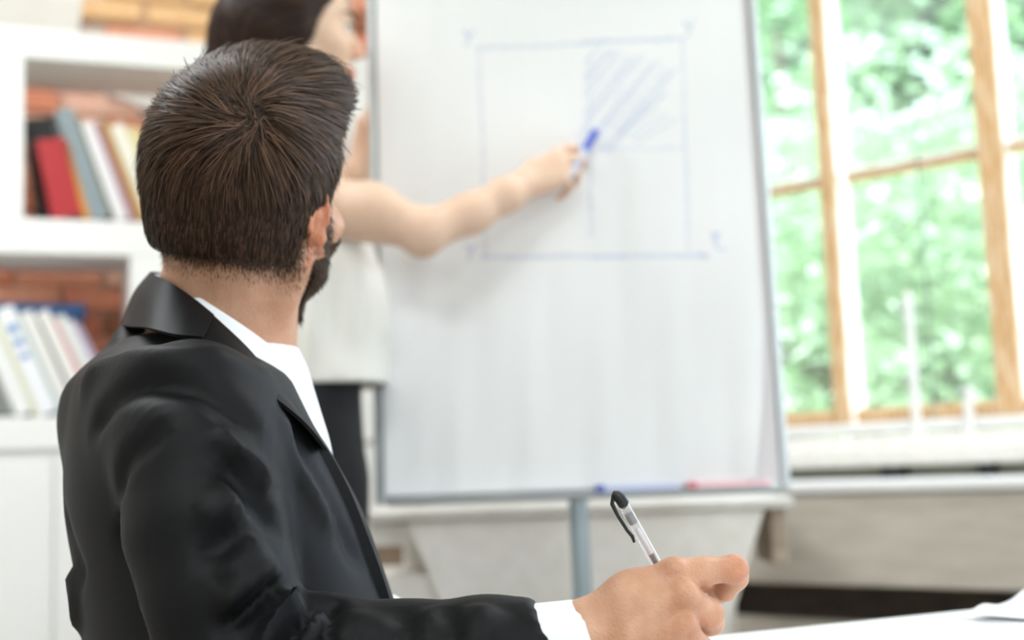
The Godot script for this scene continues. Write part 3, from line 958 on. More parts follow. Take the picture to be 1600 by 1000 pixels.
	for r in 9:
		var y := 1.04 - 1.025 * r / 8.0
		var row := []
		for c in 9:
			var x := -0.329 + 0.646 * c / 8.0
			var z := 0.006
			if r == 8 and c == 8: z = 0.03
			row.append(Vector3(x, y, z))
		rows.append(row)
	# the lower right corner curls in
	rows[8][8] = Vector3(0.283, 0.02, 0.035)
	rows[7][8] = Vector3(0.305, 0.146, 0.012)
	rows[8][7] = Vector3(0.236, 0.016, 0.012)
	var ripple := func(u: float, v: float) -> float:
		return 0.0011 * sin(u * 31.0 + 2.0 * sin(v * 4.0)) * (0.35 + 0.65 * v) + 0.0007 * sin(u * 67.0 + v * 5.0) + 0.0009 * sin(v * 19.0 + u * 6.0)
	tag(obj("paper_sheet", sheet(rows, 72, 96, 0.0004, ripple), pm, null, at), "large white flip chart paper with a faint blue hatched square sketch", "paper")
	marker(at * Transform3D(Basis(Vector3.BACK, -PI / 2), Vector3(0.02, 0.0125, 0.022)), 0.138, "3d50b0", "blue marker lying on the ledge below the paper", 0.014, 0.7)
	marker(at * Transform3D(Basis(Vector3.BACK, -PI / 2), Vector3(0.172, 0.0125, 0.022)), 0.138, "d66a76", "red marker lying at the right end of the ledge", 0.014, 0.6)

func marker(at: Transform3D, l: float, col: String, label: String, cap := 0.05, pale := 0.75) -> void:
	var t := thing("marker", label, "marker", at, "markers")
	var a := Acc.new()
	lathe(a, Vector3.ZERO, [Vector2(0.0, 0.0), Vector2(0.005, 0.0), Vector2(0.0062, 0.001), Vector2(0.0062, cap), Vector2(0.005, cap + 0.001)], 16)
	obj("cap", a.mesh(), mt(hx(col), 0.4), t)
	a = Acc.new()
	lathe(a, Vector3.ZERO, [Vector2(0.005, cap), Vector2(0.0058, cap + 0.001), Vector2(0.0058, l - 0.006), Vector2(0.004, l - 0.001), Vector2(0.0, l)], 16)
	obj("barrel", a.mesh(), mt(hx(col).lerp(Color.WHITE, pale), 0.4), t)

# ------------------------------------------------------------------ console below the flip chart
func console_table() -> void:
	var t := thing("console", "cream painted wooden console with tapered front panel behind the flip chart pole", "console", Transform3D(Basis(Vector3.UP, -0.01), Vector3(0.13, 0, -2.62)))
	obj("top_board", box_mesh(Vector3(0.84, 0.024, 0.36), 0.005, Vector3(-0.01, 0.826, -0.1)), M.sill_white, t)
	obj("apron", box_mesh(Vector3(0.74, 0.04, 0.022), 0.003, Vector3(-0.03, 0.793, 0.03)), M.cream_board, t)
	var fl := PackedVector2Array()
	for c in [Vector2(-0.348, 0.813), Vector2(0.352, 0.813), Vector2(0.19, 0.37), Vector2(-0.18, 0.37)]: fl.append(Vector2(c.x, -c.y))
	obj("front_panel", prism(fl, 0.052, 0.075), M.cream_board, t, Transform3D(Basis(Vector3.RIGHT, Vector3.BACK, Vector3.DOWN), Vector3.ZERO))
	obj("end_board", box_mesh(Vector3(0.03, 0.11, 0.2), 0.003, Vector3(0.385, 0.758, -0.06)), M.tan_wood, t)
	obj("left_panel", box_mesh(Vector3(0.2, 0.045, 0.02), 0.003, Vector3(-0.36, 0.790, 0.052)), M.cream_board, t)
	obj("lower_shelf", box_mesh(Vector3(0.62, 0.07, 0.27), 0.004, Vector3(-0.15, 0.674, -0.09)), M.cream_board, t)
	obj("inner_back", box_mesh(Vector3(0.72, 0.22, 0.02), 0.003, Vector3(-0.1, 0.7, -0.236)), M.brown_wood, t)
	for x in [-0.36, 0.3]:
		obj("leg", box_mesh(Vector3(0.05, 0.812, 0.05), 0.005, Vector3(x, 0.406, -0.2)), M.cream_board, t)
	obj("foot", box_mesh(Vector3(0.42, 0.36, 0.05), 0.006, Vector3(0.0, 0.18, 0.03)), M.cream_board, t)
	obj("base_board", box_mesh(Vector3(0.6, 0.04, 0.34), 0.006, Vector3(0.0, 0.02, -0.08)), M.cream_board, t)

# ------------------------------------------------------------------ table
func table() -> void:
	var tx := Vector3(0.911, 0, -0.413)
	var tn := Vector3(0.413, 0, 0.911)
	var o := Vector3(0.3828, 0.7270, -1.4680)
	o.y = 0.0
	var fr := frame(o, tx, tn)
	var t := thing("meeting_table", "white meeting table on which the seated man rests his hand", "table", fr)
	obj("tabletop", box_mesh(Vector3(1.724, 0.03, 1.0), 0.006, Vector3(0.338, 0.713, 0.5)), M.table_white, t)
	for x in [-0.4, 1.1]:
		for z in [0.1, 0.9]:
			obj("leg", box_mesh(Vector3(0.05, 0.698, 0.05), 0.004, Vector3(x, 0.349, z)), M.white_metal, t)
	obj("apron", box_mesh(Vector3(1.3, 0.05, 0.7), 0.003, Vector3(0.35, 0.673, 0.5)), M.white_metal, t)
	# papers
	rng.seed = 5
	var names := ["white printed sheet lying topmost of the papers on the table", "white sheet lying under the topmost printed paper", "white sheet lowest of the papers on the table"]
	for k in 3:
		var y := 0.7288 + 0.0012 * (2 - k)
		var rows := []
		for r in 5:
			var row := []
			for c in 5:
				var lift := 0.0
				if k == 0: lift = 0.010 * pow(maxf(0, 1.0 - r / 2.5), 2) * (0.6 + 0.4 * sin(c * 1.9))
				row.append(Vector3(-0.105 + 0.21 * c / 4.0, lift, -0.148 + 0.297 * r / 4.0))
			rows.append(row)
		var sh := obj("paper", sheet(rows, 24, 24, 0.0005), M.paper, null, fr * Transform3D(Basis(Vector3.UP, [0.5, 0.22, 0.06][k]), Vector3([0.235, 0.215, 0.19][k], y, [0.165, 0.17, 0.185][k])))
		tag(sh, names[k], "paper", "papers on the table")
		if k == 0:
			for c in [[-0.05, 0.02, 0.07, 0.05], [0.045, 0.0, 0.06, 0.035], [0.0, 0.09, 0.15, 0.004], [0.0, 0.1, 0.15, 0.004], [0.0, 0.11, 0.13, 0.004]]:
				obj("printed_block", box_mesh(Vector3(c[2], 0.0006, c[3]), 0.0002, Vector3(c[0], 0.0011, c[1])), mt(hx("9db6cf"), 0.7), sh)

# ------------------------------------------------------------------ pen
func pen() -> void:
	var top := Vector3(0.0748, 0.8903, -0.9850)
	var tip := Vector3(0.1406, 0.7663, -1.0300)
	var ax := (top - tip).normalized()
	var l := 0.146
	var side := ax.cross(Vector3.BACK).normalized()
	var bs := Basis(side, ax, side.cross(ax))
	var o := top - ax * l
	var t := thing("pen", "clear barrelled ballpoint pen with black clip held in the man's right hand", "pen", Transform3D(bs, o))
	var clear := mt(Color(1, 1, 1, 0.16), 0.05, 0.6)
	clear.transparency = BaseMaterial3D.TRANSPARENCY_ALPHA
	var a := Acc.new()
	lathe(a, Vector3.ZERO, [Vector2(0.0012, 0.004), Vector2(0.0034, 0.016), Vector2(0.0042, 0.03), Vector2(0.0042, l - 0.011)], 20)
	obj("barrel", a.mesh(), clear, t)
	a = Acc.new()
	lathe(a, Vector3.ZERO, [Vector2(0.0, 0.012), Vector2(0.0016, 0.012), Vector2(0.0018, 0.014), Vector2(0.0018, 0.112), Vector2(0.0, 0.112)], 12)
	var ink := obj("refill", a.mesh(), mt(hx("d9dade"), 0.3), t)
	a = Acc.new()
	lathe(a, Vector3.ZERO, [Vector2(0.00185, 0.012), Vector2(0.00205, 0.013), Vector2(0.00205, 0.088), Vector2(0.0, 0.0885)], 12)
	obj("ink", a.mesh(), mt(hx("4a4650"), 0.3), ink)
	a = Acc.new()
	lathe(a, Vector3.ZERO, [Vector2(0.0, 0.0), Vector2(0.0006, 0.001), Vector2(0.0014, 0.009), Vector2(0.0016, 0.014)], 12)
	obj("metal_tip", a.mesh(), M.steel, t)
	a = Acc.new()
	lathe(a, Vector3.ZERO, [Vector2(0.0, l - 0.029), Vector2(0.0036, l - 0.029), Vector2(0.0037, l - 0.021), Vector2(0.003, l - 0.0205), Vector2(0.0, l - 0.020)], 16)
	obj("inner_plug", a.mesh(), mt(hx("5d6064"), 0.4), t)
	# slanted black end with its clip
	a = Acc.new()
	tube(a, [Vector3(0.0012, l - 0.0135, 0), Vector3(0.0004, l - 0.012, 0), Vector3(0, l - 0.006, 0), Vector3(-0.0014, l - 0.002, 0), Vector3(-0.0026, l + 0.0004, 0)], [0.0036, 0.0046, 0.0047, 0.0038, 0.0018], 20)
	obj("end_cap", a.mesh(), M.black_plastic, t)
	a = Acc.new()
	var k := [Vector3(-0.003, l - 0.001, 0), Vector3(-0.0075, l - 0.007, 0), Vector3(-0.0080, l - 0.018, 0), Vector3(-0.0072, l - 0.032, 0), Vector3(-0.0060, l - 0.038, 0), Vector3(-0.0070, l - 0.043, 0)]
	tube(a, k, [0.0016, 0.0017, 0.0014, 0.0014, 0.0015, 0.0010], 8)
	obj("clip", a.mesh(), M.black_plastic, t)

# ------------------------------------------------------------------ people
# a hand: wrist at the origin of t, fingers along +x, thumb side +y, back of the hand +z; curl = bends of the three joints per finger in radians
func add_hand(f: Field, t: Transform3D, s: float, curls: Array, spread: float, thumb: Array) -> void:
	var mcp := [Vector3(0.088, 0.026, 0.004), Vector3(0.090, 0.006, 0.006), Vector3(0.084, -0.013, 0.004), Vector3(0.075, -0.030, 0.0)]
	var lens := [[0.042, 0.026, 0.021], [0.046, 0.029, 0.022], [0.042, 0.027, 0.021], [0.034, 0.020, 0.018]]
	var rad := [0.0092, 0.0094, 0.0088, 0.0078]
	for k in 4:
		var m: Vector3 = mcp[k]
		f.cone(t * (Vector3(0.0, m.y * 0.55, 0.0) * s), t * (m * s), 0.0155 * s, 0.0112 * s, 0.014 * s)
		var d := Vector3(1, (1.5 - k) * spread, 0).normalized()
		var p := m
		var r: float = rad[k] * s
		var bend := 0.0
		for j in 3:
			bend += curls[k][j]
			var dir := Vector3(d.x * cos(bend), d.y * cos(bend), -sin(bend))
			var q: Vector3 = p + dir * lens[k][j]
			f.cone(t * (p * s), t * (q * s), r * (1.08 - 0.08 * j), r * (1.0 - 0.1 * j), 0.004 * s)
			p = q
	var ps := [t * (Vector3(0.012, 0.018, -0.008) * s)]
	for q in thumb: ps.append(t * (q * s))
	f.chain(ps, [0.017 * s, 0.0145 * s, 0.011 * s, 0.0095 * s], 0.010 * s)
	f.ball(t * (Vector3(0.042, 0.0, -0.006) * s), Vector3(0.046, 0.036, 0.013) * s, t.basis, 0.012 * s)

# fingers along f, back of the hand along b
func hand_at(o: Vector3, f: Vector3, b: Vector3) -> Transform3D:
	f = f.normalized()
	b = (b - f * b.dot(f)).normalized()
	return Transform3D(Basis(f, b.cross(f), b), o)

func skin_mat(a: String, b: String, seed_: int) -> StandardMaterial3D:
	var m := tri_tex(mt(Color.WHITE, 0.48, 0.45), noise_tex(0.02, [hx(a), hx(b)], seed_), Vector3.ONE * 6.0)
	m.vertex_color_use_as_albedo = true
	m.subsurf_scatter_enabled = true
	m.subsurf_scatter_strength = 0.12
	bump_tex(m, 0.22, seed_ + 1, 5.0, 0.22)
	return m

func cloth(col: String, rough: float, sheen: float, scale: float, amount := 0.25) -> StandardMaterial3D:
	var m := mt(hx(col), rough, 0.31)
	m.uv1_triplanar = true
	m.uv1_scale = Vector3.ONE * scale
	bump_tex(m, 0.25, 71, 4.0, amount)
	m.rim_enabled = sheen > 0
	m.rim = sheen
	m.rim_tint = 0.3
	return m

# draws a fold: a ridge (or, below zero, a groove) of the given height and width along points near the surface
func folds(a: Acc, f: Field, list: Array) -> void:
	for e in list:
		var pts := []
		for p in e[0]: pts.append(f.snap(p))
		var fine := []
		for k in pts.size() * 5 - 4: fine.append(along(pts, float(k) / (pts.size() * 5 - 5)))
		var h: float = e[1] * 1.75
		var w: float = e[2]
		var lo: Vector3 = fine[0]
		var hi: Vector3 = fine[0]
		for p in fine:
			lo = lo.min(p); hi = hi.max(p)
		lo -= Vector3.ONE * w * 2.2; hi += Vector3.ONE * w * 2.2
		var last := fine.size() - 2
		for i in a.v.size():
			var p := a.v[i]
			if p.x < lo.x or p.y < lo.y or p.z < lo.z or p.x > hi.x or p.y > hi.y or p.z > hi.z: continue
			var best := 1e3
			var at := 0.0
			for k in last + 1:
				var s0: Vector3 = fine[k]
				var ba: Vector3 = fine[k + 1] - s0
				var t := clampf((p - s0).dot(ba) / maxf(ba.length_squared(), 1e-9), 0, 1)
				var d := (p - s0 - ba * t).length()
				if d < best:
					best = d
					at = (k + t) / (last + 1)
			var g := exp(-best * best / (w * w))
			if g > 0.01:
				a.v[i] = p + a.n[i] * (h * g * smoothstep(0.0, 0.22, at) * smoothstep(1.0, 0.78, at) )
	a.smooth()

func strand(a: Acc, pts: Array, nrm: Array, w: float, col: Color, roll: float) -> void:
	var m := pts.size()
	for k in m:
		var d: Vector3 = (pts[mini(k + 1, m - 1)] - pts[maxi(k - 1, 0)]).normalized()
		var nn: Vector3 = nrm[k]
		var side := d.cross(nn).normalized()
		side = (side * cos(roll) + nn * sin(roll)).normalized()
		var ww := w * (1.0 - 0.85 * pow(float(k) / (m - 1), 2.0))
		var sn := (nn + side * 0.0).normalized()
		a.vert(pts[k] - side * ww * 0.5, (sn - side * 0.5).normalized(), col)
		a.vert(pts[k] + side * ww * 0.5, (sn + side * 0.5).normalized(), col)
		if k:
			var q := a.v.size() - 4
			a.tri(q, q + 2, q + 1); a.tri(q + 1, q + 2, q + 3)

func lin(c: Color) -> Color:
	return c.srgb_to_linear()

func seated_man() -> void:
	var n0 := Vector3(-0.2831, 1.0485, -1.2350)
	var t := thing("person", "seated bearded man in black suit jacket and white shirt, seen from behind, writing", "person", Transform3D())
	# ---- head, neck, skin
	var yaw := deg_to_rad(-18.0)
	var hb := Basis.from_euler(Vector3(deg_to_rad(25.0), yaw, deg_to_rad(-14.0)))
	var ht := Transform3D(hb, Vector3(-0.2520, 1.1585, -1.2000))
	var H := func(x: float, y: float, z: float) -> Vector3: return ht * Vector3(x, y, z)
	var f := Field.new()
	f.ball(H.call(0, 0.042, 0.002), Vector3(0.075, 0.099, 0.088), hb)
	f.ball(H.call(0, -0.02, -0.045), Vector3(0.067, 0.078, 0.050), hb, 0.03)
	for s: float in [-1.0, 1.0]:
		f.chain([H.call(0.060 * s, -0.006, -0.004), H.call(0.055 * s, -0.047, -0.012), H.call(0.030 * s, -0.071, -0.052), H.call(0, -0.079, -0.072)], [0.018, 0.017, 0.0145, 0.0135], 0.02)
		f.ball(H.call(0.049 * s, -0.018, -0.062), Vector3(0.026, 0.018, 0.024), hb, 0.02)
		f.ball(H.call(0.031 * s, 0.012, -0.099), Vector3(0.017, 0.011, 0.012), hb, 0.008, true)
		f.ball(H.call(0.031 * s, 0.012, -0.086), Vector3(0.012, 0.012, 0.012), hb, 0.003)
		f.cone(H.call(0.012 * s, 0.030, -0.098), H.call(0.050 * s, 0.030, -0.080), 0.008, 0.007, 0.012)
		# ear: bowl, rim and lobe
		var eb := hb * Basis(Vector3.UP, -0.26 * s) * Basis(Vector3.BACK, 0.10 * s)
		var ec: Vector3 = H.call(0.0780 * s, 0.018, 0.015)
		f.ball(ec + eb * Vector3(-0.001 * s, 0, 0), Vector3(0.006, 0.0255, 0.0152), eb, 0.006)
		var rim := []
		for k in 9:
			var an := -0.9 + k * 0.52
			rim.append(ec + eb * Vector3(0.0045 * s, 0.0250 * sin(an + 0.35), 0.0148 * cos(an + 0.35)))
		f.chain(rim, [0.0026, 0.0028, 0.003, 0.003, 0.003, 0.003, 0.003, 0.003, 0.0026], 0.006)
		f.ball(ec + eb * Vector3(0.002 * s, -0.025, -0.006), Vector3(0.0045, 0.008, 0.007), eb, 0.006)
		f.ball(ec + eb * Vector3(0.0055 * s, 0.002, -0.003), Vector3(0.005, 0.017, 0.009), eb, 0.004, true)
		f.cone(H.call(0.07 * s, 0.004, 0.002), ec, 0.010, 0.007, 0.010)
	f.chain([H.call(0, 0.020, -0.098), H.call(0, -0.018, -0.116), H.call(0, -0.028, -0.112)], [0.007, 0.010, 0.009], 0.010)
	f.ball(H.call(0.012, -0.030, -0.104), Vector3(0.007, 0.006, 0.009), hb, 0.006)
	f.ball(H.call(-0.012, -0.030, -0.104), Vector3(0.007, 0.006, 0.009), hb, 0.006)
	f.chain([H.call(-0.022, -0.062, -0.090), H.call(0, -0.058, -0.101), H.call(0.022, -0.062, -0.090)], [0.004, 0.006, 0.004], 0.006)
	f.chain([H.call(-0.020, -0.066, -0.090), H.call(0, -0.069, -0.100), H.call(0.020, -0.066, -0.090)], [0.004, 0.007, 0.004], 0.004)
	# neck
	f.cone(H.call(0, -0.015, 0.028), n0, 0.057, 0.063, 0.03)
	f.cone(H.call(0, -0.060, -0.005), n0 + U * 0.006 + Vector3(0, -0.01, 0), 0.043, 0.050, 0.03)
	f.cone(H.call(0.062, -0.03, 0.022), n0 + U * 0.035 + V * 0.02 + Vector3(0, -0.03, 0), 0.013, 0.012, 0.02)
	f.cone(n0, n0 + Vector3(0, -0.08, 0), 0.063, 0.075, 0.03)
	var skin := Acc.new()
	var hc := ht.origin
	f.net(skin, 0.0034, hc + Vector3(-0.16, -0.23, -0.17), hc + Vector3(0.16, 0.17, 0.15))
	# tone: ears reddened to look backlit, lips
	for k in skin.v.size():
		var l: Vector3 = ht.affine_inverse() * skin.v[k]
		var c := Color(1, 1, 1)
		if absf(l.x) > 0.076 and l.y < 0.04 and l.y > -0.05: c = Color(1.0, 0.70, 0.58)
		if l.z < -0.088 and absf(l.y + 0.064) < 0.012 and absf(l.x) < 0.026: c = Color(0.85, 0.5, 0.46)
		skin.c[k] = c

	# ---- right hand holding the pen
	var hf := Field.new()
	var wr := Vector3(0.0419, 0.7806, -0.9850)
	var imcp := Vector3(0.1145, 0.8273, -0.9800)
	var mmcp := Vector3(0.1198, 0.8117, -0.9680)
	var rmcp := Vector3(0.1184, 0.7878, -0.9660)
	var pmcp := Vector3(0.1094, 0.7641, -0.9720)
	hf.chain([Vector3(-0.0092, 0.7673, -0.9920), Vector3(0.0419, 0.7774, -0.9880)], [0.026, 0.0245], 0.015)
	hf.chain([Vector3(0.0423, 0.7835, -0.9920), Vector3(0.0821, 0.8111, -0.9880), imcp], [0.0225, 0.0165, 0.0115], 0.016)
	hf.chain([Vector3(0.0418, 0.7824, -0.9820), Vector3(0.0805, 0.8017, -0.9740), mmcp], [0.0225, 0.0155, 0.0110], 0.012)
	hf.chain([Vector3(0.0417, 0.7786, -0.9820), Vector3(0.0795, 0.7847, -0.9720), rmcp], [0.0225, 0.0155, 0.0105], 0.012)
	hf.chain([Vector3(0.0414, 0.7703, -0.9850), Vector3(0.0791, 0.7679, -0.9760), pmcp], [0.0225, 0.0155, 0.0105], 0.012)
	# index: straight out, then folded back
	hf.chain([imcp, Vector3(0.1383, 0.8285, -0.9840), Vector3(0.1620, 0.8286, -0.9900)], [0.0118, 0.0098, 0.0104], 0.006)
	hf.chain([Vector3(0.1620, 0.8286, -0.9900), Vector3(0.1643, 0.8215, -1.0000), Vector3(0.1580, 0.8113, -1.0130)], [0.0104, 0.0096, 0.0086], 0.004)
	hf.chain([Vector3(0.1580, 0.8113, -1.0130), Vector3(0.1555, 0.8055, -1.0340)], [0.0086, 0.0078], 0.004)
	# middle, ring and little finger curl away from the camera round the pen
	hf.chain([mmcp, Vector3(0.1406, 0.7970, -0.9850), Vector3(0.1451, 0.7878, -1.0050)], [0.0112, 0.0102, 0.0094], 0.006)
	hf.chain([Vector3(0.1451, 0.7878, -1.0050), Vector3(0.1322, 0.7800, -1.0220), Vector3(0.1282, 0.7796, -1.0300)], [0.0092, 0.0084, 0.0078], 0.004)
	hf.chain([rmcp, Vector3(0.1315, 0.7708, -0.9850), Vector3(0.1337, 0.7615, -1.0040)], [0.0108, 0.0098, 0.0090], 0.006)
	hf.chain([Vector3(0.1337, 0.7615, -1.0040), Vector3(0.1198, 0.7577, -1.0200)], [0.0088, 0.0078], 0.004)
	hf.chain([pmcp, Vector3(0.1195, 0.7489, -0.9900), Vector3(0.1183, 0.7430, -1.0060)], [0.0098, 0.0086, 0.0080], 0.006)
	hf.chain([Vector3(0.1183, 0.7430, -1.0060), Vector3(0.1069, 0.7430, -1.0180)], [0.0078, 0.007], 0.004)
	# thumb on the far side
	hf.chain([Vector3(0.0556, 0.7841, -1.0100), Vector3(0.0929, 0.8006, -1.0300), Vector3(0.1195, 0.8084, -1.0380), Vector3(0.1371, 0.8150, -1.0300)], [0.020, 0.0150, 0.0115, 0.0090], 0.010)
	# sinews and knuckles
	for q in [[imcp, Vector3(0.0568, 0.8047, -0.9760)], [mmcp, Vector3(0.0512, 0.7964, -0.9680)], [rmcp, Vector3(0.0507, 0.7863, -0.9670)]]:
		hf.cone(q[0].lerp(q[1], 0.06) + Vector3(-0.001, 0.001, 0.004), q[0].lerp(q[1], 0.75) + Vector3(0, 0, -0.002), 0.0058, 0.004, 0.006)
	for q in [[imcp, 0.0075], [mmcp, 0.0085], [rmcp, 0.0078]]:
		hf.ball(q[0] + Vector3(0.001, 0.004, 0.007), Vector3.ONE * q[1], Basis(), 0.005)
	var h0 := skin.v.size()
	hf.net(skin, 0.0021, Vector3(0.0098, 0.7393, -0.9000), Vector3(0.2077, 0.8475, -1.1000))
	for k in range(h0, skin.v.size()):
		var c := Color(1.0, 1.0, 1.0)
		var red := 0.0
		for q in [imcp, mmcp, rmcp, Vector3(0.1627, 0.8285, -0.9850), Vector3(0.1416, 0.7969, -0.9850)]:
			red = maxf(red, exp(-(skin.v[k] - q).length_squared() / 0.00016))
		skin.c[k] = c.lerp(Color(1.03, 0.80, 0.72), red)
	# ---- hidden under the clothes: trunk, arms, legs, the other hand
	var bf := Field.new()
	var lsh := n0 + V * -0.17 + Vector3(0, -0.085, 0)
	var lel := Vector3(-0.2635, 0.6706, -1.4200)
	var lwr := Vector3(-0.1112, 0.7225, -1.2850)
	var hip := Vector3(-0.2640, 0.7622, -1.2100)
	hip.y = 0.56
	bf.cone(n0 + Vector3(0, -0.05, 0), n0 + Vector3(0, -0.15, 0), 0.058, 0.075, 0.03)
	bf.cone(Vector3(-0.3035, 0.9706, -1.2100), Vector3(-0.2824, 0.8329, -1.2100), 0.09, 0.09, 0.05)
	bf.cone(Vector3(-0.2824, 0.8329, -1.2100), hip, 0.09, 0.10, 0.05)
	bf.chain([Vector3(-0.2732, 0.9837, -1.0900), Vector3(-0.2526, 0.8847, -1.0400), Vector3(-0.2219, 0.7631, -1.0000), Vector3(0.0004, 0.7669, -0.9920)], [0.045, 0.04, 0.036, 0.028], 0.04)
	bf.chain([lsh + Vector3(0, -0.03, 0), lel, lwr], [0.035, 0.036, 0.026], 0.04)
	for s: float in [-1.0, 1.0]:
		var hj := hip + V * 0.09 * s
		var kn := hj + U * 0.42 + Vector3(0, -0.05, 0)
		var an := kn + U * 0.02
		an.y = 0.09
		bf.chain([hj, kn, an, an + U * 0.14 + Vector3(0, -0.045, 0)], [0.07, 0.045, 0.03, 0.025], 0.04)
	bf.net(skin, 0.013, Vector3(-0.75, -0.02, -1.75), Vector3(0.45, 1.1, -0.8))
	var lf := Field.new()
	add_hand(lf, hand_at(lwr, U * 0.8 + Vector3(0, -0.62, 0), Vector3(0.1, 0.9, 0.25)), 1.0, [[0.25, 0.35, 0.25], [0.3, 0.4, 0.25], [0.3, 0.4, 0.3], [0.35, 0.4, 0.3]], 0.06, [Vector3(0.045, 0.045, -0.012), Vector3(0.072, 0.052, -0.018), Vector3(0.095, 0.048, -0.024)])
	lf.net(skin, 0.003, lwr + Vector3(-0.05, -0.14, -0.14), lwr + Vector3(0.24, 0.10, 0.14))
	obj("body", skin.mesh(), M.skin_man, t)

	# ---- hair
	var hh := Field.new()
	hh.ball(H.call(0, 0.055, 0.000), Vector3(0.085, 0.094, 0.100), hb, 0.03)
	hh.ball(H.call(0, 0.004, 0.026), Vector3(0.0765, 0.074, 0.077), hb, 0.03)
	hh.ball(H.call(0.010, 0.110, -0.056), Vector3(0.068, 0.040, 0.054), hb, 0.03)
	hh.ball(H.call(0, -0.075, -0.095), Vector3(0.13, 0.118, 0.080), hb, 0.006, true)      # face
	hh.ball(H.call(0, 0.020, -0.120), Vector3(0.11, 0.072, 0.056), hb, 0.006, true)       # forehead
	for s: float in [-1.0, 1.0]:
		hh.ball(H.call(0.090 * s, -0.030, 0.013), Vector3(0.027, 0.054, 0.027), hb, 0.010, true)
	hh.ball(H.call(0, -0.138, 0.080), Vector3(0.15, 0.124, 0.12), hb, 0.012, true)        # below the nape hairline
	var shell := Acc.new()
	hh.net(shell, 0.005, hc + Vector3(-0.15, -0.12, -0.17), hc + Vector3(0.15, 0.21, 0.16))
	var dark := lin(hx("33261e"))
	for k in shell.v.size(): shell.c[k] = dark
	# strands: rooted on the shell, combed away from the whorl at the crown
	rng.seed = 11
	var whorl := Vector3(0.040, 0.118, 0.075)
	var inv := ht.affine_inverse()
	var tris := shell.i.size() / 3
	var idx := PackedInt32Array()
	var crown := PackedInt32Array()
	for k in tris:
		if ((inv * shell.v[shell.i[k * 3]]) - whorl).length() < 0.028: crown.append(k)
	for k in 18900:
		var ti := (rng.randi() % tris) * 3
		if k >= 18000 and crown.size(): ti = crown[rng.randi() % crown.size()] * 3
		var w0 := rng.randf()
		var w1 := rng.randf()
		if w0 + w1 > 1.0:
			w0 = 1.0 - w0; w1 = 1.0 - w1
		var i0 := shell.i[ti]
		var p := shell.v[i0] + (shell.v[shell.i[ti + 1]] - shell.v[i0]) * w0 + (shell.v[shell.i[ti + 2]] - shell.v[i0]) * w1
		var nn := shell.n[i0]
		var l: Vector3 = inv * p
		var ln: Vector3 = hb.inverse() * nn
		if ln.y < -0.55 or (l.z < -0.02 and ln.z > 0.3): continue
		var top := smoothstep(0.02, 0.11, l.y)
		var length := lerpf(0.010, 0.046, top) * rng.randf_range(0.7, 1.25)
		var flow := l - whorl
		var swirl := Vector3(-flow.y, flow.x, 0) * -0.55
		var dirl := flow.normalized() + swirl.normalized() * (0.25 * top + 1.3 * exp(-flow.length() / 0.022))
		dirl = dirl.lerp(Vector3(0.05, -1.0, 0.1), (1.0 - top) * 0.75)
		if top > 0.5 and l.z < 0.05: dirl += Vector3(0.45, 0.1, -0.9) * smoothstep(0.05, -0.01, l.z)
		dirl += Vector3(rng.randfn(), rng.randfn(), rng.randfn()) * 0.12 + Vector3(sin(l.y * 61.0 + l.z * 37.0), sin(l.x * 53.0 + l.z * 29.0 + 1.0), sin(l.x * 47.0 - l.y * 41.0)) * 0.28
		var clump := sin(l.x * 95.0 + 3.0 * sin(l.z * 50.0)) + sin(l.y * 80.0 + l.x * 40.0)
		dirl = dirl.lerp(Vector3(0.1, -1.0, 0.1), 0.5 * smoothstep(0.0, 0.05, -flow.y))
		if flow.length() < 0.020: dirl = swirl.normalized() + flow.normalized() * 0.25 + Vector3(rng.randfn(), rng.randfn(), rng.randfn()) * 0.35
		var lift := lerpf(0.0010, 0.0065, top) * rng.randf_range(0.3, 1.4) * (1.8 if rng.randf() < 0.03 else 1.0) + 0.0006 * clump * top
		var pts := [p - nn * 0.002]
		var nr := [nn]
		var q := p
		var steps := 5
		var d := hb * dirl
		var n2 := nn
		for s in steps:
			d = (d - n2 * d.dot(n2)).normalized()
			q += d * length / steps
			n2 = hh.grad(q, hh.all, 0.002)
			var dist := hh.ev(q, hh.all)
			if s < 3 or dist < 0: q -= n2 * dist * 0.9
			pts.append(q + n2 * lift * (0.4 + 0.6 * float(s + 1) / steps))
			nr.append(n2)
		var c: Color = [hx("3b2b22"), hx("473529"), hx("553f30"), hx("2f221b"), hx("634a3a")][rng.randi() % 5 if top > 0.4 else rng.randi() % 4]
		strand(shell, pts, nr, rng.randf_range(0.0011, 0.0022) * lerpf(0.75, 1.0, top), lin(c), rng.randf_range(-0.7, 0.7))
	# stubble that fades out below the hairline
	for tri in range(0, skin.i.size(), 3):
		var i0 := skin.i[tri]
		if i0 >= h0: break
		var p := skin.v[i0]
		var l: Vector3 = inv * p
		if l.z < -0.03 or l.y < -0.11: continue
		var dd := hh.ev(p, hh.all)
		if dd < -0.002 or dd > 0.022 or absf(l.x) > 0.079: continue
		for k in 9:
			if rng.randf() > 1.0 * exp(-dd / 0.005): continue
			var nn := skin.n[i0]
			var d := hb * Vector3(0, -1, 0.1) + Vector3(rng.randfn(), rng.randfn(), rng.randfn()) * 0.2
			d = (d - nn * d.dot(nn)).normalized()
			var o := p + Vector3(rng.randfn(), rng.randfn(), rng.randfn()) * 0.0014
			strand(shell, [o - nn * 0.001, o + d * 0.0018 + nn * 0.0006, o + d * 0.0036 + nn * 0.0008], [nn, nn, nn], rng.randf_range(0.0003, 0.0006), lin([hx("4a382c"), hx("64503f")][rng.randi() % 2]), rng.randf_range(-0.4, 0.4))
	obj("hair", shell.mesh(), M.hair, t)
	# ---- beard: short strands on the jaw
	var beard := Acc.new()
	var near := 0
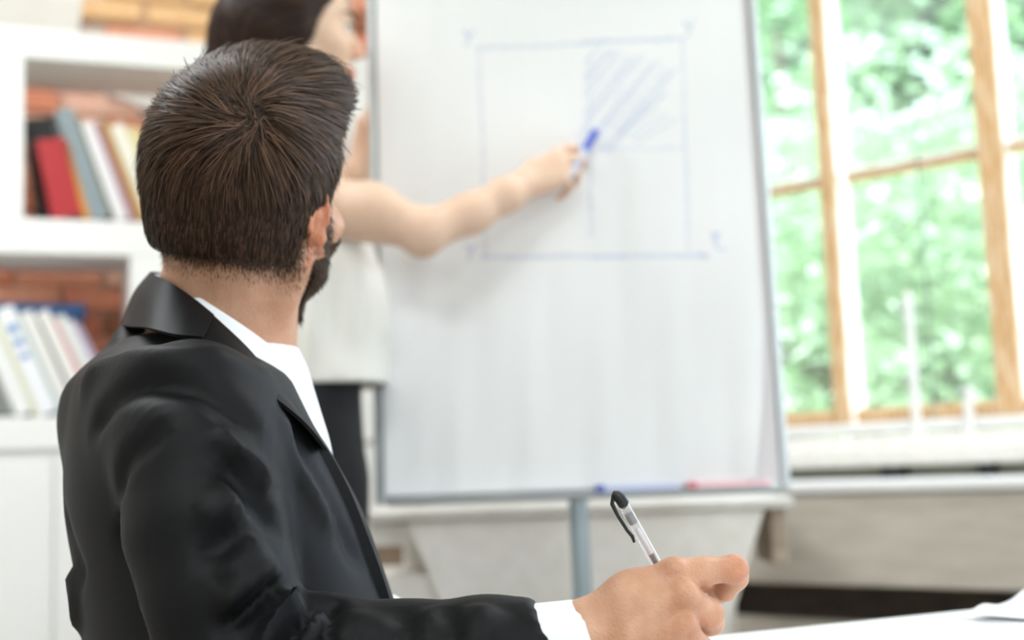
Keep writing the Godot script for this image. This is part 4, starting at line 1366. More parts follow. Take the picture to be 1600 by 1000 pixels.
	for tri in range(0, 0 + skin.i.size(), 3):
		var i0 := skin.i[tri]
		if i0 >= h0: break
		var p := skin.v[i0]
		var l: Vector3 = inv * p
		var jaw := l.y < -0.030 - 0.35 * maxf(0.0, -l.z - 0.075) and l.y > -0.135 and l.z < 0.010 + 0.3 * minf(0.0, l.y + 0.055)
		var side := absf(l.x) > 0.048 and l.y < 0.02 and l.z < -0.012 and l.z > -0.04 and absf(l.x) < 0.076
		var lip := l.z < -0.085 and absf(l.y + 0.064) < 0.010 and absf(l.x) < 0.024
		var throat := l.y < -0.098 and l.z > -0.030
		if (not jaw and not side) or lip or throat or (l.z < -0.095 and l.y > -0.045): continue
		for k in (3 if jaw else 1):
			var nn := skin.n[i0]
			var d := (hb * Vector3(0, -1, -0.25) + Vector3(rng.randfn(), rng.randfn(), rng.randfn()) * 0.25)
			d = (d - nn * d.dot(nn)).normalized()
			var o := p + Vector3(rng.randfn(), rng.randfn(), rng.randfn()) * 0.0012
			var ln := rng.randf_range(0.006, 0.012)
			var pts := [o - nn * 0.001, o + d * ln * 0.5 + nn * 0.0022, o + d * ln + nn * 0.0032]
			strand(beard, pts, [nn, nn, nn], rng.randf_range(0.0008, 0.0014), lin([hx("3c2c21"), hx("4f3b2c"), hx("2d221b"), hx("5d4634")][rng.randi() % 4]), rng.randf_range(-0.6, 0.6))
	obj("beard", beard.mesh(), M.hair, t)

	# ---- jacket
	var jf := Field.new()
	var rr := []
	# [px height, centre px, half depth]
	for q in [[Vector3(-0.2479, 0.6604, -1.2000), 0.152, 0.185], [Vector3(-0.2531, 0.7573, -1.2000), 0.144, 0.180], [Vector3(-0.2659, 0.8214, -1.2000), 0.137, 0.180], [Vector3(-0.2820, 0.8804, -1.2000), 0.132, 0.185], [Vector3(-0.2988, 0.9402, -1.2000), 0.117, 0.190], [Vector3(-0.3110, 1.0005, -1.2000), 0.098, 0.170], [Vector3(-0.3139, 1.0211, -1.2000), 0.078, 0.110], [Vector3(-0.3113, 1.0428, -1.2000), 0.054, 0.074]]:
		rr.append([q[0].y, q[0].x, q[0].z, q[1], q[2]])
	jf.trunk(U, V, rr, 0.03)
	var sh := Vector3(-0.2689, 0.9626, -1.0700)
	var el := Vector3(-0.2204, 0.7630, -1.0000)
	jf.cone(Vector3(-0.3558, 1.0306, -1.2500), Vector3(-0.3688, 0.9722, -1.2200), 0.042, 0.060, 0.03)
	jf.cone(n0 + Vector3(0, -0.095, 0) + V * 0.03, sh + Vector3(0, -0.004, 0), 0.050, 0.062, 0.04)
	jf.chain([sh, Vector3(-0.2577, 0.9259, -1.0450), Vector3(-0.2469, 0.8701, -1.0200), Vector3(-0.2323, 0.8215, -1.0050), el], [0.064, 0.063, 0.0605, 0.0575, 0.058], 0.016)
	jf.chain([el, Vector3(-0.1560, 0.7636, -1.0000), Vector3(-0.0875, 0.7606, -0.9980), Vector3(-0.0288, 0.7648, -0.9940), Vector3(0.0237, 0.7683, -0.9900)], [0.0575, 0.0555, 0.0510, 0.0485, 0.0445], 0.012)
	jf.cone(n0 + V * -0.03 + Vector3(0, -0.070, 0), lsh + Vector3(0, -0.004, 0), 0.050, 0.064, 0.04)
	jf.chain([lsh, lel, Vector3(-0.1416, 0.7505, -1.3050)], [0.063, 0.054, 0.044], 0.03)
	# neck opening, front opening, cuff ends
	jf.cone(n0 + Vector3(0, -0.06, 0) + U * 0.02, n0 + Vector3(0, 0.08, 0) - U * 0.01, 0.060, 0.072, 0.008, true)
	jf.cone(Vector3(-0.2216, 1.0019, -1.2700), Vector3(-0.1161, 0.6343, -1.3000), 0.030, 0.075, 0.006, true)
	var wdir := (Vector3(0.0237, 0.7683, -0.9900) - Vector3(-0.0288, 0.7648, -0.9940)).normalized()
	var cutb := Basis(wdir, Vector3.UP, wdir.cross(Vector3.UP)).orthonormalized()
	jf.ball(Vector3(0.0237, 0.7683, -0.9900) + wdir * 0.069 + Vector3(0.006, 0.0, 0), Vector3(0.062, 0.13, 0.13), cutb * Basis(Vector3.BACK, 0.60), 0.003, true)
	var ja := Acc.new()
	jf.net(ja, 0.0062, Vector3(-0.56, 0.60, -1.56), Vector3(0.13, 1.12, -0.86))
	folds(ja, jf, [
		# [points, height, width]
		# shoulder: the overhang of the sleeve head and the dimple under it
		[[Vector3(-0.3469, 0.9397, -1.0600), Vector3(-0.3290, 0.9624, -1.0500), Vector3(-0.2904, 0.9817, -1.0200), Vector3(-0.2471, 0.9830, -1.0000), Vector3(-0.2148, 0.9613, -1.0000), Vector3(-0.1939, 0.9386, -1.0200)], -0.0055, 0.012],
		[[Vector3(-0.3765, 0.9742, -1.1000), Vector3(-0.3454, 1.0112, -1.0800), Vector3(-0.2903, 1.0182, -1.0200), Vector3(-0.2457, 1.0171, -1.0200), Vector3(-0.2139, 1.0037, -1.0600)], 0.0050, 0.014],
		[[Vector3(-0.3135, 0.8875, -1.0200), Vector3(-0.3048, 0.9223, -1.0000), Vector3(-0.2889, 0.9411, -0.9800), Vector3(-0.2659, 0.9574, -0.9800)], -0.004, 0.010],
		# back seam between sleeve and trunk
		[[Vector3(-0.3217, 0.8871, -1.0400), Vector3(-0.3085, 0.8524, -1.0200), Vector3(-0.2902, 0.8096, -1.0000), Vector3(-0.2724, 0.7829, -0.9800)], -0.012, 0.012],
		# long folds on the upper arm towards the bent elbow
		[[Vector3(-0.2326, 0.9537, -0.9800), Vector3(-0.2132, 0.9384, -0.9800), Vector3(-0.1968, 0.9233, -0.9900), Vector3(-0.1882, 0.8984, -1.0000)], 0.006, 0.010],
		[[Vector3(-0.2232, 0.9338, -0.9700), Vector3(-0.2040, 0.9163, -0.9700), Vector3(-0.1894, 0.8892, -0.9800), Vector3(-0.1847, 0.8640, -1.0000)], -0.005, 0.010],
		[[Vector3(-0.2402, 0.8872, -0.9500), Vector3(-0.2213, 0.8912, -0.9500), Vector3(-0.2071, 0.9000, -0.9500), Vector3(-0.1973, 0.9066, -0.9600)], 0.0055, 0.012],
		[[Vector3(-0.2195, 0.8387, -0.9400), Vector3(-0.2031, 0.8495, -0.9400), Vector3(-0.1911, 0.8622, -0.9500), Vector3(-0.1834, 0.8754, -0.9600)], 0.0055, 0.011],
		[[Vector3(-0.2404, 0.8593, -0.9500), Vector3(-0.2146, 0.8659, -0.9400), Vector3(-0.1979, 0.8810, -0.9500)], -0.004, 0.010],
		[[Vector3(-0.2243, 0.8139, -0.9400), Vector3(-0.2010, 0.8289, -0.9400), Vector3(-0.1843, 0.8435, -0.9500), Vector3(-0.1727, 0.8533, -0.9700)], 0.007, 0.010],
		[[Vector3(-0.2245, 0.7958, -0.9400), Vector3(-0.1989, 0.8152, -0.9400), Vector3(-0.1797, 0.8332, -0.9500), Vector3(-0.1700, 0.8438, -0.9700)], -0.006, 0.009],
		# crook of the elbow: stacked creases
		[[Vector3(-0.1927, 0.7611, -0.9400), Vector3(-0.1781, 0.8145, -0.9400), Vector3(-0.1685, 0.8259, -0.9600), Vector3(-0.1662, 0.8287, -0.9800)], 0.009, 0.009],
		[[Vector3(-0.1790, 0.7561, -0.9400), Vector3(-0.1667, 0.8096, -0.9400), Vector3(-0.1601, 0.8196, -0.9600), Vector3(-0.1602, 0.8204, -0.9900)], -0.008, 0.0075],
		[[Vector3(-0.1676, 0.7513, -0.9400), Vector3(-0.1561, 0.8070, -0.9400), Vector3(-0.1513, 0.8197, -0.9700)], 0.008, 0.009],
		[[Vector3(-0.1493, 0.7506, -0.9400), Vector3(-0.1460, 0.8043, -0.9400), Vector3(-0.1432, 0.8157, -0.9600), Vector3(-0.1427, 0.8198, -0.9900)], -0.007, 0.009],
		# forearm
		[[Vector3(-0.1474, 0.8101, -0.9500), Vector3(-0.1276, 0.8050, -0.9400), Vector3(-0.1102, 0.7582, -0.9400), Vector3(-0.1015, 0.7400, -0.9400)], 0.0029, 0.0177],
		[[Vector3(-0.1276, 0.8152, -0.9600), Vector3(-0.1055, 0.8086, -0.9500), Vector3(-0.0894, 0.8012, -0.9500)], 0.0024, 0.0101],
		[[Vector3(-0.1028, 0.8133, -0.9700), Vector3(-0.0846, 0.8069, -0.9500), Vector3(-0.0813, 0.7555, -0.9500), Vector3(-0.0841, 0.7376, -0.9500)], -0.0029, 0.0127],
		[[Vector3(-0.0789, 0.8171, -0.9700), Vector3(-0.0673, 0.8072, -0.9500), Vector3(-0.0699, 0.7568, -0.9400), Vector3(-0.0786, 0.7392, -0.9400)], 0.0036, 0.0139],
		[[Vector3(-0.0598, 0.8164, -0.9700), Vector3(-0.0544, 0.8022, -0.9500), Vector3(-0.0601, 0.7475, -0.9400)], -0.0031, 0.0127],
		[[Vector3(-0.0546, 0.8126, -0.9600), Vector3(-0.0357, 0.8038, -0.9500), Vector3(-0.0444, 0.7497, -0.9500)], 0.0015, 0.0127],
		[[Vector3(-0.0264, 0.8176, -0.9700), Vector3(-0.0301, 0.8036, -0.9500), Vector3(-0.0444, 0.7497, -0.9500)], 0.0026, 0.0152],
		[[Vector3(-0.0075, 0.8146, -0.9700), Vector3(-0.0102, 0.8006, -0.9500), Vector3(-0.0239, 0.7400, -0.9500)], -0.0020, 0.0164],
		# front panel: soft pull from the chest
		[[Vector3(-0.2038, 0.9662, -1.0600), Vector3(-0.1936, 0.9394, -1.0600), Vector3(-0.1818, 0.8967, -1.0800), Vector3(-0.1697, 0.8475, -1.1000)], 0.004, 0.012],
		[[Vector3(-0.1932, 0.9658, -1.0600), Vector3(-0.1761, 0.9178, -1.0800), Vector3(-0.1586, 0.8632, -1.1000), Vector3(-0.1486, 0.8129, -1.1200)], -0.0035, 0.012],
		# back
		[[Vector3(-0.4048, 0.8921, -1.1500), Vector3(-0.3857, 0.8539, -1.1200), Vector3(-0.3706, 0.8226, -1.1000)], -0.004, 0.014],
		[[Vector3(-0.3906, 0.7757, -1.1400), Vector3(-0.3885, 0.8140, -1.1400), Vector3(-0.3932, 0.8383, -1.1500)], 0.005, 0.012]])
	obj("jacket", ja.mesh(), M.jacket, t)
	# collar and lapel
	var collar := [
		[Vector3(-0.3144, 1.1238, -1.3300), Vector3(-0.3574, 1.1252, -1.3200), Vector3(-0.3593, 1.1189, -1.2700), Vector3(-0.3397, 1.1057, -1.2050), Vector3(-0.3141, 1.0920, -1.1600), Vector3(-0.2864, 1.0726, -1.1380), Vector3(-0.2647, 1.0544, -1.1280)],
		[Vector3(-0.3112, 1.1191, -1.3450), Vector3(-0.3724, 1.1144, -1.3450), Vector3(-0.3786, 1.1029, -1.2850), Vector3(-0.3529, 1.0858, -1.2000), Vector3(-0.3186, 1.0692, -1.1380), Vector3(-0.2868, 1.0515, -1.1060), Vector3(-0.2640, 1.0439, -1.1060)],
		[Vector3(-0.3080, 1.1004, -1.3600), Vector3(-0.3850, 1.0934, -1.3650), Vector3(-0.3955, 1.0745, -1.3000), Vector3(-0.3608, 1.0557, -1.1900), Vector3(-0.3181, 1.0433, -1.1080), Vector3(-0.2862, 1.0328, -1.0780), Vector3(-0.2633, 1.0300, -1.0800)]]
	obj("collar", sheet(collar, 48, 14, 0.003), M.jacket, t)
	var lapel := [
		[Vector3(-0.2711, 1.0591, -1.1360), Vector3(-0.2347, 1.0261, -1.1060), Vector3(-0.2155, 1.0034, -1.1030), Vector3(-0.1990, 0.9813, -1.1050), Vector3(-0.1864, 0.9612, -1.1100), Vector3(-0.1676, 0.9348, -1.1220)],
		[Vector3(-0.2699, 1.0459, -1.1120), Vector3(-0.2320, 1.0136, -1.0800), Vector3(-0.2099, 0.9918, -1.0740), Vector3(-0.1916, 0.9719, -1.0780), Vector3(-0.1781, 0.9551, -1.0860), Vector3(-0.1650, 0.9334, -1.1080)],
		[Vector3(-0.2697, 1.0316, -1.0880), Vector3(-0.2325, 1.0019, -1.0620), Vector3(-0.2084, 0.9822, -1.0600), Vector3(-0.1890, 0.9659, -1.0660), Vector3(-0.1747, 0.9509, -1.0780), Vector3(-0.1632, 0.9321, -1.1000)]]
	obj("lapel", sheet(lapel, 40, 10, 0.003), M.jacket, t)
	var shade_rows := [
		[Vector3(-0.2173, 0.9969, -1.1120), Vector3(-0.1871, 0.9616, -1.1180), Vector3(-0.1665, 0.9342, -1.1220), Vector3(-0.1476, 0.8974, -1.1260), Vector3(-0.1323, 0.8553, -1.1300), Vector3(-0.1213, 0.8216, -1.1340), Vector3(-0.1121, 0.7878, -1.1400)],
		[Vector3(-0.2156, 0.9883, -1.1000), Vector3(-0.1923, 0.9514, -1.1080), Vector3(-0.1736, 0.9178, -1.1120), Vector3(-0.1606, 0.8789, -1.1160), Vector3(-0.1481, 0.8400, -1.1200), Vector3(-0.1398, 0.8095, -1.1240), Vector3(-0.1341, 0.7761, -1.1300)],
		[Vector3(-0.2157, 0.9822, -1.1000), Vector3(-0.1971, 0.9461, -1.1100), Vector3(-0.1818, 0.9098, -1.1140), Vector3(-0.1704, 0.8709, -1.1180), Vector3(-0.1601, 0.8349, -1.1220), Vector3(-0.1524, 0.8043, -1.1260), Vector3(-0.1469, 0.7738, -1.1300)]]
	obj("lapel_shade", sheet(shade_rows, 40, 10, 0.003), M.jacket_shade, t)  # separate black sheet standing in for the shaded wedge under the lapel
	# ---- shirt
	var sf := Field.new()
	var sr := []
	for q in [[Vector3(-0.2595, 0.5783, -1.2150), 0.120, 0.15], [Vector3(-0.2548, 0.7321, -1.2150), 0.118, 0.15], [Vector3(-0.2681, 0.8202, -1.2150), 0.112, 0.15], [Vector3(-0.2770, 0.8917, -1.2150), 0.108, 0.15], [Vector3(-0.2807, 0.9458, -1.2150), 0.101, 0.15], [Vector3(-0.2773, 0.9820, -1.2150), 0.088, 0.12], [Vector3(-0.2746, 1.0124, -1.2150), 0.078, 0.085], [Vector3(-0.2755, 1.0343, -1.2200), 0.070, 0.070]]:
		sr.append([q[0].y, q[0].x, q[0].z, q[1], q[2]])
	sf.trunk(U, V, sr, 0.02)
	sf.cone(n0 + Vector3(0, -0.06, 0) + U * 0.01, n0 + Vector3(0, 0.08, 0) + U * 0.0, 0.062, 0.064, 0.006, true)
	sf.chain([Vector3(0.0101, 0.7677, -0.9910), Vector3(0.0537, 0.7713, -0.9880)], [0.0405, 0.0400], 0.01)
	sf.ball(Vector3(0.0465, 0.7711, -0.9880) + wdir * 0.061 + Vector3(0.005, 0, 0), Vector3(0.056, 0.10, 0.10), cutb * Basis(Vector3.BACK, 0.40), 0.003, true)
	var sa := Acc.new()
	sf.net(sa, 0.0055, Vector3(-0.45, 0.57, -1.45), Vector3(0.13, 1.10, -0.90))
	sf = Field.new()
	sf.cone(Vector3(-0.1453, 0.7531, -1.3050), Vector3(-0.1189, 0.7343, -1.2900), 0.040, 0.0395, 0.01)
	sf.net(sa, 0.006, lwr - Vector3.ONE * 0.12, lwr + Vector3.ONE * 0.1)
	obj("shirt", sa.mesh(), M.shirt, t)
	var sc := [
		[Vector3(-0.3295, 1.1247, -1.3100), Vector3(-0.3584, 1.1186, -1.2850), Vector3(-0.3390, 1.1055, -1.2200), Vector3(-0.3086, 1.0909, -1.1700), Vector3(-0.2704, 1.0664, -1.1480), Vector3(-0.2329, 1.0390, -1.1500), Vector3(-0.2049, 1.0144, -1.1660), Vector3(-0.1965, 1.0042, -1.1920)],
		[Vector3(-0.3321, 1.1162, -1.3200), Vector3(-0.3665, 1.1105, -1.3000), Vector3(-0.3428, 1.0944, -1.2200), Vector3(-0.3128, 1.0788, -1.1680), Vector3(-0.2726, 1.0529, -1.1420), Vector3(-0.2307, 1.0210, -1.1380), Vector3(-0.2015, 0.9957, -1.1520), Vector3(-0.1937, 0.9919, -1.1880)],
		[Vector3(-0.3322, 1.1027, -1.3200), Vector3(-0.3679, 1.0973, -1.3000), Vector3(-0.3446, 1.0835, -1.2220), Vector3(-0.3158, 1.0661, -1.1700), Vector3(-0.2745, 1.0400, -1.1400), Vector3(-0.2304, 1.0043, -1.1300), Vector3(-0.2027, 0.9757, -1.1440), Vector3(-0.1954, 0.9776, -1.1860)]]
	obj("shirt_collar", sheet(sc, 48, 12, 0.0022), M.shirt, t)
	# ---- trousers and shoes
	var tf := Field.new()
	tf.cone(hip - U * 0.02 + V * -0.07, hip - U * 0.02 + V * 0.07, 0.125, 0.125, 0.05)
	var so := Acc.new()
	for s: float in [-1.0, 1.0]:
		var hj := hip + V * 0.09 * s
		var kn := hj + U * 0.42 + Vector3(0, -0.05, 0)
		var an := kn + U * 0.02
		an.y = 0.07
		tf.chain([hj, kn, an], [0.095, 0.07, 0.055], 0.03)
		var s2 := Field.new()
		s2.chain([Vector3(an.x, 0.045, an.z) - U * 0.03, Vector3(an.x, 0.04, an.z) + U * 0.08, Vector3(an.x, 0.032, an.z) + U * 0.19], [0.042, 0.040, 0.030], 0.03)
		s2.ball(Vector3(an.x, -0.1, an.z), Vector3(0.5, 0.102, 0.5), Basis(), 0.002, true)
		s2.net(so, 0.008, an + Vector3(-0.15, -0.09, -0.22), an + Vector3(0.30, 0.08, 0.15))
	var ta := Acc.new()
	tf.net(ta, 0.013, Vector3(-0.55, 0.0, -1.65), Vector3(0.5, 0.75, -0.85))
	obj("trousers", ta.mesh(), M.jacket, t)
	obj("shoes", so.mesh(), M.black_plastic, t)
	# ---- chair under him
	var ch := thing("chair", "plain dark office chair under the seated man", "chair", frame(Vector3(hip.x, 0, hip.z), U, V))
	obj("seat", box_mesh(Vector3(0.46, 0.06, 0.46), 0.02, Vector3(0.03, 0.405, 0)), M.black_plastic, ch)
	var ac := Acc.new()
	tube(ac, [Vector3(0, 0.08, 0), Vector3(0, 0.38, 0)], [0.028, 0.025], 14)
	obj("column", ac.mesh(), M.steel, ch)
	for k in 5:
		var an := TAU * k / 5.0
		ac = Acc.new()
		tube(ac, [Vector3(0, 0.09, 0), Vector3(cos(an) * 0.28, 0.06, sin(an) * 0.28)], [0.022, 0.015], 8)
		var lg := obj("leg", ac.mesh(), M.black_plastic, ch)
		ac = Acc.new()
		tube(ac, [Vector3(cos(an) * 0.28 - sin(an) * 0.018, 0.027, sin(an) * 0.28 + cos(an) * 0.018), Vector3(cos(an) * 0.28 + sin(an) * 0.018, 0.027, sin(an) * 0.28 - cos(an) * 0.018)], [0.027, 0.027], 12)
		obj("caster", ac.mesh(), M.black_plastic, lg)

func standing_woman() -> void:
	var t := thing("person", "standing woman in white sleeveless blouse and black trousers pointing at the paper", "person", Transform3D())
	var hb := Basis.from_euler(Vector3(deg_to_rad(-2.0), deg_to_rad(-78.0), 0))
	var ht := Transform3D(hb, Vector3(-0.3517, 1.6464, -2.1000))
	var H := func(x: float, y: float, z: float) -> Vector3: return ht * Vector3(x, y, z)
	var FW := Vector3(sin(deg_to_rad(72.0)), 0, -cos(deg_to_rad(72.0)))   # her chest
	var RT := Vector3(-FW.z, 0, FW.x)
	var f := Field.new()
	f.ball(H.call(0, 0.040, 0.004), Vector3(0.072, 0.098, 0.092), hb)
	f.ball(H.call(0, -0.022, -0.045), Vector3(0.058, 0.080, 0.050), hb, 0.03)
	for s: float in [-1.0, 1.0]:
		f.chain([H.call(0.052 * s, -0.020, -0.004), H.call(0.046 * s, -0.062, -0.020), H.call(0.024 * s, -0.092, -0.064), H.call(0, -0.100, -0.084)], [0.015, 0.015, 0.014, 0.0135], 0.02)
		f.ball(H.call(0.040 * s, -0.020, -0.066), Vector3(0.022, 0.018, 0.022), hb, 0.02)
		f.ball(H.call(0.031 * s, 0.016, -0.100), Vector3(0.017, 0.011, 0.014), hb, 0.008, true)
		f.ball(H.call(0.030 * s, 0.015, -0.0805), Vector3(0.0125, 0.0125, 0.0125), hb, 0.002)
		f.cone(H.call(0.012 * s, 0.033, -0.0945), H.call(0.046 * s, 0.034, -0.076), 0.006, 0.005, 0.010)
		f.ball(H.call(0.075 * s, -0.006, 0.012), Vector3(0.008, 0.028, 0.017), hb, 0.006)
	f.chain([H.call(0, 0.022, -0.092), H.call(0, -0.008, -0.108), H.call(0, -0.019, -0.112)], [0.0055, 0.0070, 0.0078], 0.010)
	for s: float in [-1.0, 1.0]:
		f.ball(H.call(0.010 * s, -0.023, -0.101), Vector3(0.006, 0.005, 0.008), hb, 0.005)
	f.chain([H.call(-0.019, -0.053, -0.088), H.call(0, -0.049, -0.098), H.call(0.019, -0.053, -0.088)], [0.003, 0.0058, 0.003], 0.005)
	f.chain([H.call(-0.017, -0.060, -0.088), H.call(0, -0.062, -0.0965), H.call(0.017, -0.060, -0.088)], [0.003, 0.0065, 0.003], 0.004)
	f.ball(H.call(0, -0.097, -0.088), Vector3(0.014, 0.012, 0.012), hb, 0.01)
	var nb := Vector3(-0.3674, 1.4300, -2.1200)
	f.cone(H.call(0, -0.02, 0.02), nb, 0.046, 0.050, 0.03)
	f.cone(nb, nb + Vector3(0, -0.08, 0), 0.050, 0.07, 0.04)
	var skin := Acc.new()
	var hc := ht.origin
	f.net(skin, 0.004, hc + Vector3(-0.15, -0.32, -0.15), hc + Vector3(0.15, 0.17, 0.15))
	var inv := ht.affine_inverse()
	for k in skin.v.size():
		var l: Vector3 = inv * skin.v[k]
		if l.z < -0.085 and absf(l.y + 0.056) < 0.0125 and absf(l.x) < 0.021: skin.c[k] = Color(0.82, 0.42, 0.40)
		elif l.z < -0.095 and l.y < -0.005 and l.y > -0.03: skin.c[k] = Color(1.0, 0.86, 0.82)
	# arms
	var af := Field.new()
	var rs := Vector3(-0.3202, 1.3496, -2.0600)
	var re := Vector3(-0.1363, 1.2928, -2.0200)
	var rw := Vector3(0.0274, 1.3811, -2.0950)
	af.chain([rs, Vector3(-0.2207, 1.3292, -2.0300), re], [0.052, 0.0425, 0.034], 0.03)
	af.chain([re, Vector3(-0.0615, 1.3253, -2.0500), Vector3(-0.0031, 1.3594, -2.0750), rw], [0.034, 0.0315, 0.0275, 0.0225], 0.02)
	af.ball(re + Vector3(-0.004, -0.012, 0.002), Vector3(0.024, 0.026, 0.024), Basis(), 0.02)
	var ls := Vector3(-0.3852, 1.4102, -2.3400)
	var le := Vector3(-0.3481, 1.4317, -2.5000)
	var lw := Vector3(-0.2606, 1.4535, -2.2350)
	af.chain([ls, le], [0.046, 0.036], 0.03)
	af.chain([le, lw], [0.036, 0.024], 0.02)
	af.cone(nb + Vector3(0, -0.05, 0), rs, 0.06, 0.052, 0.04)
	af.cone(nb + Vector3(0, -0.05, 0), ls, 0.06, 0.048, 0.04)
	# pointing hand: back of the hand to the camera, thumb up
	var fx := (Vector3(0.1235, 1.4302, -2.1180) - rw).normalized()
	var fz := Vector3(-0.05, 0.35, 1.0)
	fz = (fz - fx * fz.dot(fx)).normalized()
	var rt := Transform3D(Basis(fx, fz.cross(fx), fz), rw)
	add_hand(af, rt, 0.86, [[0.30, 0.55, 0.35], [0.45, 0.60, 0.35], [0.75, 0.75, 0.4], [1.15, 0.9, 0.4]], 0.13, [Vector3(0.046, 0.040, -0.022), Vector3(0.076, 0.036, -0.034), Vector3(0.104, 0.028, -0.042)])
	# other hand holds the far edge of the board
	var gx := (Vector3(-0.2316, 1.5502, -2.2000) - lw).normalized()
	var gz := Vector3(-0.75, 0.1, 0.65)
	gz = (gz - gx * gz.dot(gx)).normalized()
	var lt := Transform3D(Basis(gx, gz.cross(gx) , gz), lw)
	add_hand(af, lt, 0.88, [[0.5, 0.5, 0.3], [0.5, 0.5, 0.3], [0.5, 0.5, 0.3], [0.5, 0.5, 0.3]], 0.06, [Vector3(0.045, 0.044, -0.014), Vector3(0.070, 0.050, -0.026), Vector3(0.092, 0.046, -0.038)])
	af.net(skin, 0.0042, Vector3(-0.56, 1.16, -2.62), Vector3(0.16, 1.60, -1.94))
	# legs and trunk under the clothes
	var bf := Field.new()
	var hip := Vector3(-0.3463, 0.9575, -2.1600)
	var wst := Vector3(-0.3420, 1.1094, -2.1700)
	bf.chain([nb + Vector3(0, -0.08, 0), Vector3(-0.3476, 1.2862, -2.1700), wst, hip], [0.06, 0.075, 0.066, 0.064], 0.05)
	for s: float in [-1.0, 1.0]:
		var hj := hip + RT * 0.075 * s
		bf.chain([hj, Vector3(hj.x + 0.01, 0.5, hj.z), Vector3(hj.x, 0.10, hj.z), Vector3(hj.x, 0.035, hj.z) + FW * 0.12], [0.055, 0.042, 0.03, 0.024], 0.04)
	bf.net(skin, 0.013, Vector3(-0.55, 0.0, -2.45), Vector3(-0.05, 1.42, -1.9))
	obj("body", skin.mesh(), M.skin_woman, t)
	# eyes, lashes, brows
	for s: float in [-1.0, 1.0]:
		var a := Acc.new()
		var m := SphereMesh.new()
		m.radius = 0.0121
		m.height = 0.0242
		m.radial_segments = 20
		m.rings = 12
		var ey := obj("eye", m, mt(hx("e9e6e2"), 0.2), t, Transform3D(hb, H.call(0.030 * s, 0.015, -0.0815)))
		tube(a, [Vector3(0, 0, -0.0105), Vector3(0, 0, -0.0124)], [0.0055, 0.0052], 14)
		obj("iris", a.mesh(), mt(hx("4a3a2c"), 0.2), ey)
		a = Acc.new()
		tube(a, [H.call(0.018 * s, 0.018, -0.0925), H.call(0.028 * s, 0.0225, -0.0955), H.call(0.038 * s, 0.021, -0.0915), H.call(0.045 * s, 0.016, -0.084)], [0.0012, 0.0022, 0.0024, 0.0012], 6)
		obj("lashes", a.mesh(), M.hair_dark, t)
		a = Acc.new()
		tube(a, [H.call(0.014 * s, 0.036, -0.1005), H.call(0.026 * s, 0.041, -0.0975), H.call(0.040 * s, 0.041, -0.087), H.call(0.050 * s, 0.035, -0.074)], [0.0022, 0.0030, 0.0026, 0.001], 6)
		obj("eyebrow", a.mesh(), M.hair_dark, t)
	# hair: swept back over the ears and falling behind the shoulders
	var hf := Field.new()
	hf.ball(H.call(0, 0.050, 0.016), Vector3(0.082, 0.102, 0.098), hb, 0.03)
	hf.ball(H.call(0, 0.000, 0.062), Vector3(0.078, 0.085, 0.068), hb, 0.04)
	hf.chain([H.call(0, 0.0, 0.075), H.call(0, -0.10, 0.098), H.call(0.01, -0.22, 0.105), H.call(0.01, -0.30, 0.098)], [0.060, 0.055, 0.045, 0.020], 0.04)
	for s: float in [-1.0, 1.0]:
		hf.ball(H.call(0.066 * s, -0.004, 0.018), Vector3(0.026, 0.055, 0.046), hb, 0.02)
	hf.ball(H.call(0, -0.02, -0.100), Vector3(0.12, 0.105, 0.064), hb, 0.006, true)
	for s: float in [-1.0, 1.0]:
		hf.ball(H.call(0.070 * s, -0.090, -0.045), Vector3(0.040, 0.070, 0.050), hb, 0.010, true)
	var ha := Acc.new()
	hf.net(ha, 0.006, hc + Vector3(-0.26, -0.36, -0.16), hc + Vector3(0.12, 0.18, 0.16))
	var dk := lin(hx("2c1e19"))
	for k in ha.v.size(): ha.c[k] = dk
	rng.seed = 23
	var tris := ha.i.size() / 3
	for k in 2600:
		var i0 := ha.i[(rng.randi() % tris) * 3]
		var p := ha.v[i0]
		var nn := ha.n[i0]
		var l: Vector3 = inv * p
		var d := hb * (Vector3(0, -0.25, 1.0).lerp(Vector3(0, -1.0, 0.12), smoothstep(0.02, 0.09, l.z)) + Vector3(rng.randfn(), rng.randfn(), rng.randfn()) * 0.06)
		var pts := []
		var nr := []
		var q := p
		var n2 := nn
		for s in 6:
			pts.append(q + n2 * 0.0015)
			nr.append(n2)
			d = (d - n2 * d.dot(n2)).normalized()
			q += d * 0.013
			n2 = hf.grad(q, hf.all, 0.002)
			q -= n2 * hf.ev(q, hf.all) * 0.9
		strand(ha, pts, nr, 0.0022, lin([hx("2a1c18"), hx("38271f"), hx("46322a")][rng.randi() % 3]), rng.randf_range(-0.4, 0.4))
	obj("hair", ha.mesh(), M.hair, t)
	# blouse
	var wf := Field.new()
	var rr := []
	for q in [[Vector3(-0.3067, 1.0573, -2.1600), 0.092, 0.152], [Vector3(-0.3150, 1.1134, -2.1650), 0.101, 0.152], [Vector3(-0.3185, 1.1964, -2.1700), 0.104, 0.150], [Vector3(-0.3360, 1.2874, -2.1800), 0.102, 0.150], [Vector3(-0.3519, 1.3574, -2.1900), 0.088, 0.150], [Vector3(-0.3651, 1.4011, -2.1800), 0.070, 0.125], [Vector3(-0.3700, 1.4306, -2.1600), 0.056, 0.075]]:
		rr.append([q[0].y, q[0].x, q[0].z, q[1], q[2]])
	wf.trunk(FW, RT, rr, 0.03)
	wf.ball(rs + RT * 0.012 + FW * 0.01, Vector3(0.060, 0.066, 0.05), Basis(), 0.012, true)
	wf.cone(nb + Vector3(0, -0.06, 0), nb + Vector3(0, 0.08, 0), 0.052, 0.056, 0.006, true)
	# hollow hem
	wf.ball(Vector3(-0.3073, 1.0271, -2.1600), Vector3(0.084, 0.05, 0.13), Basis(FW, Vector3.UP, RT), 0.006, true)
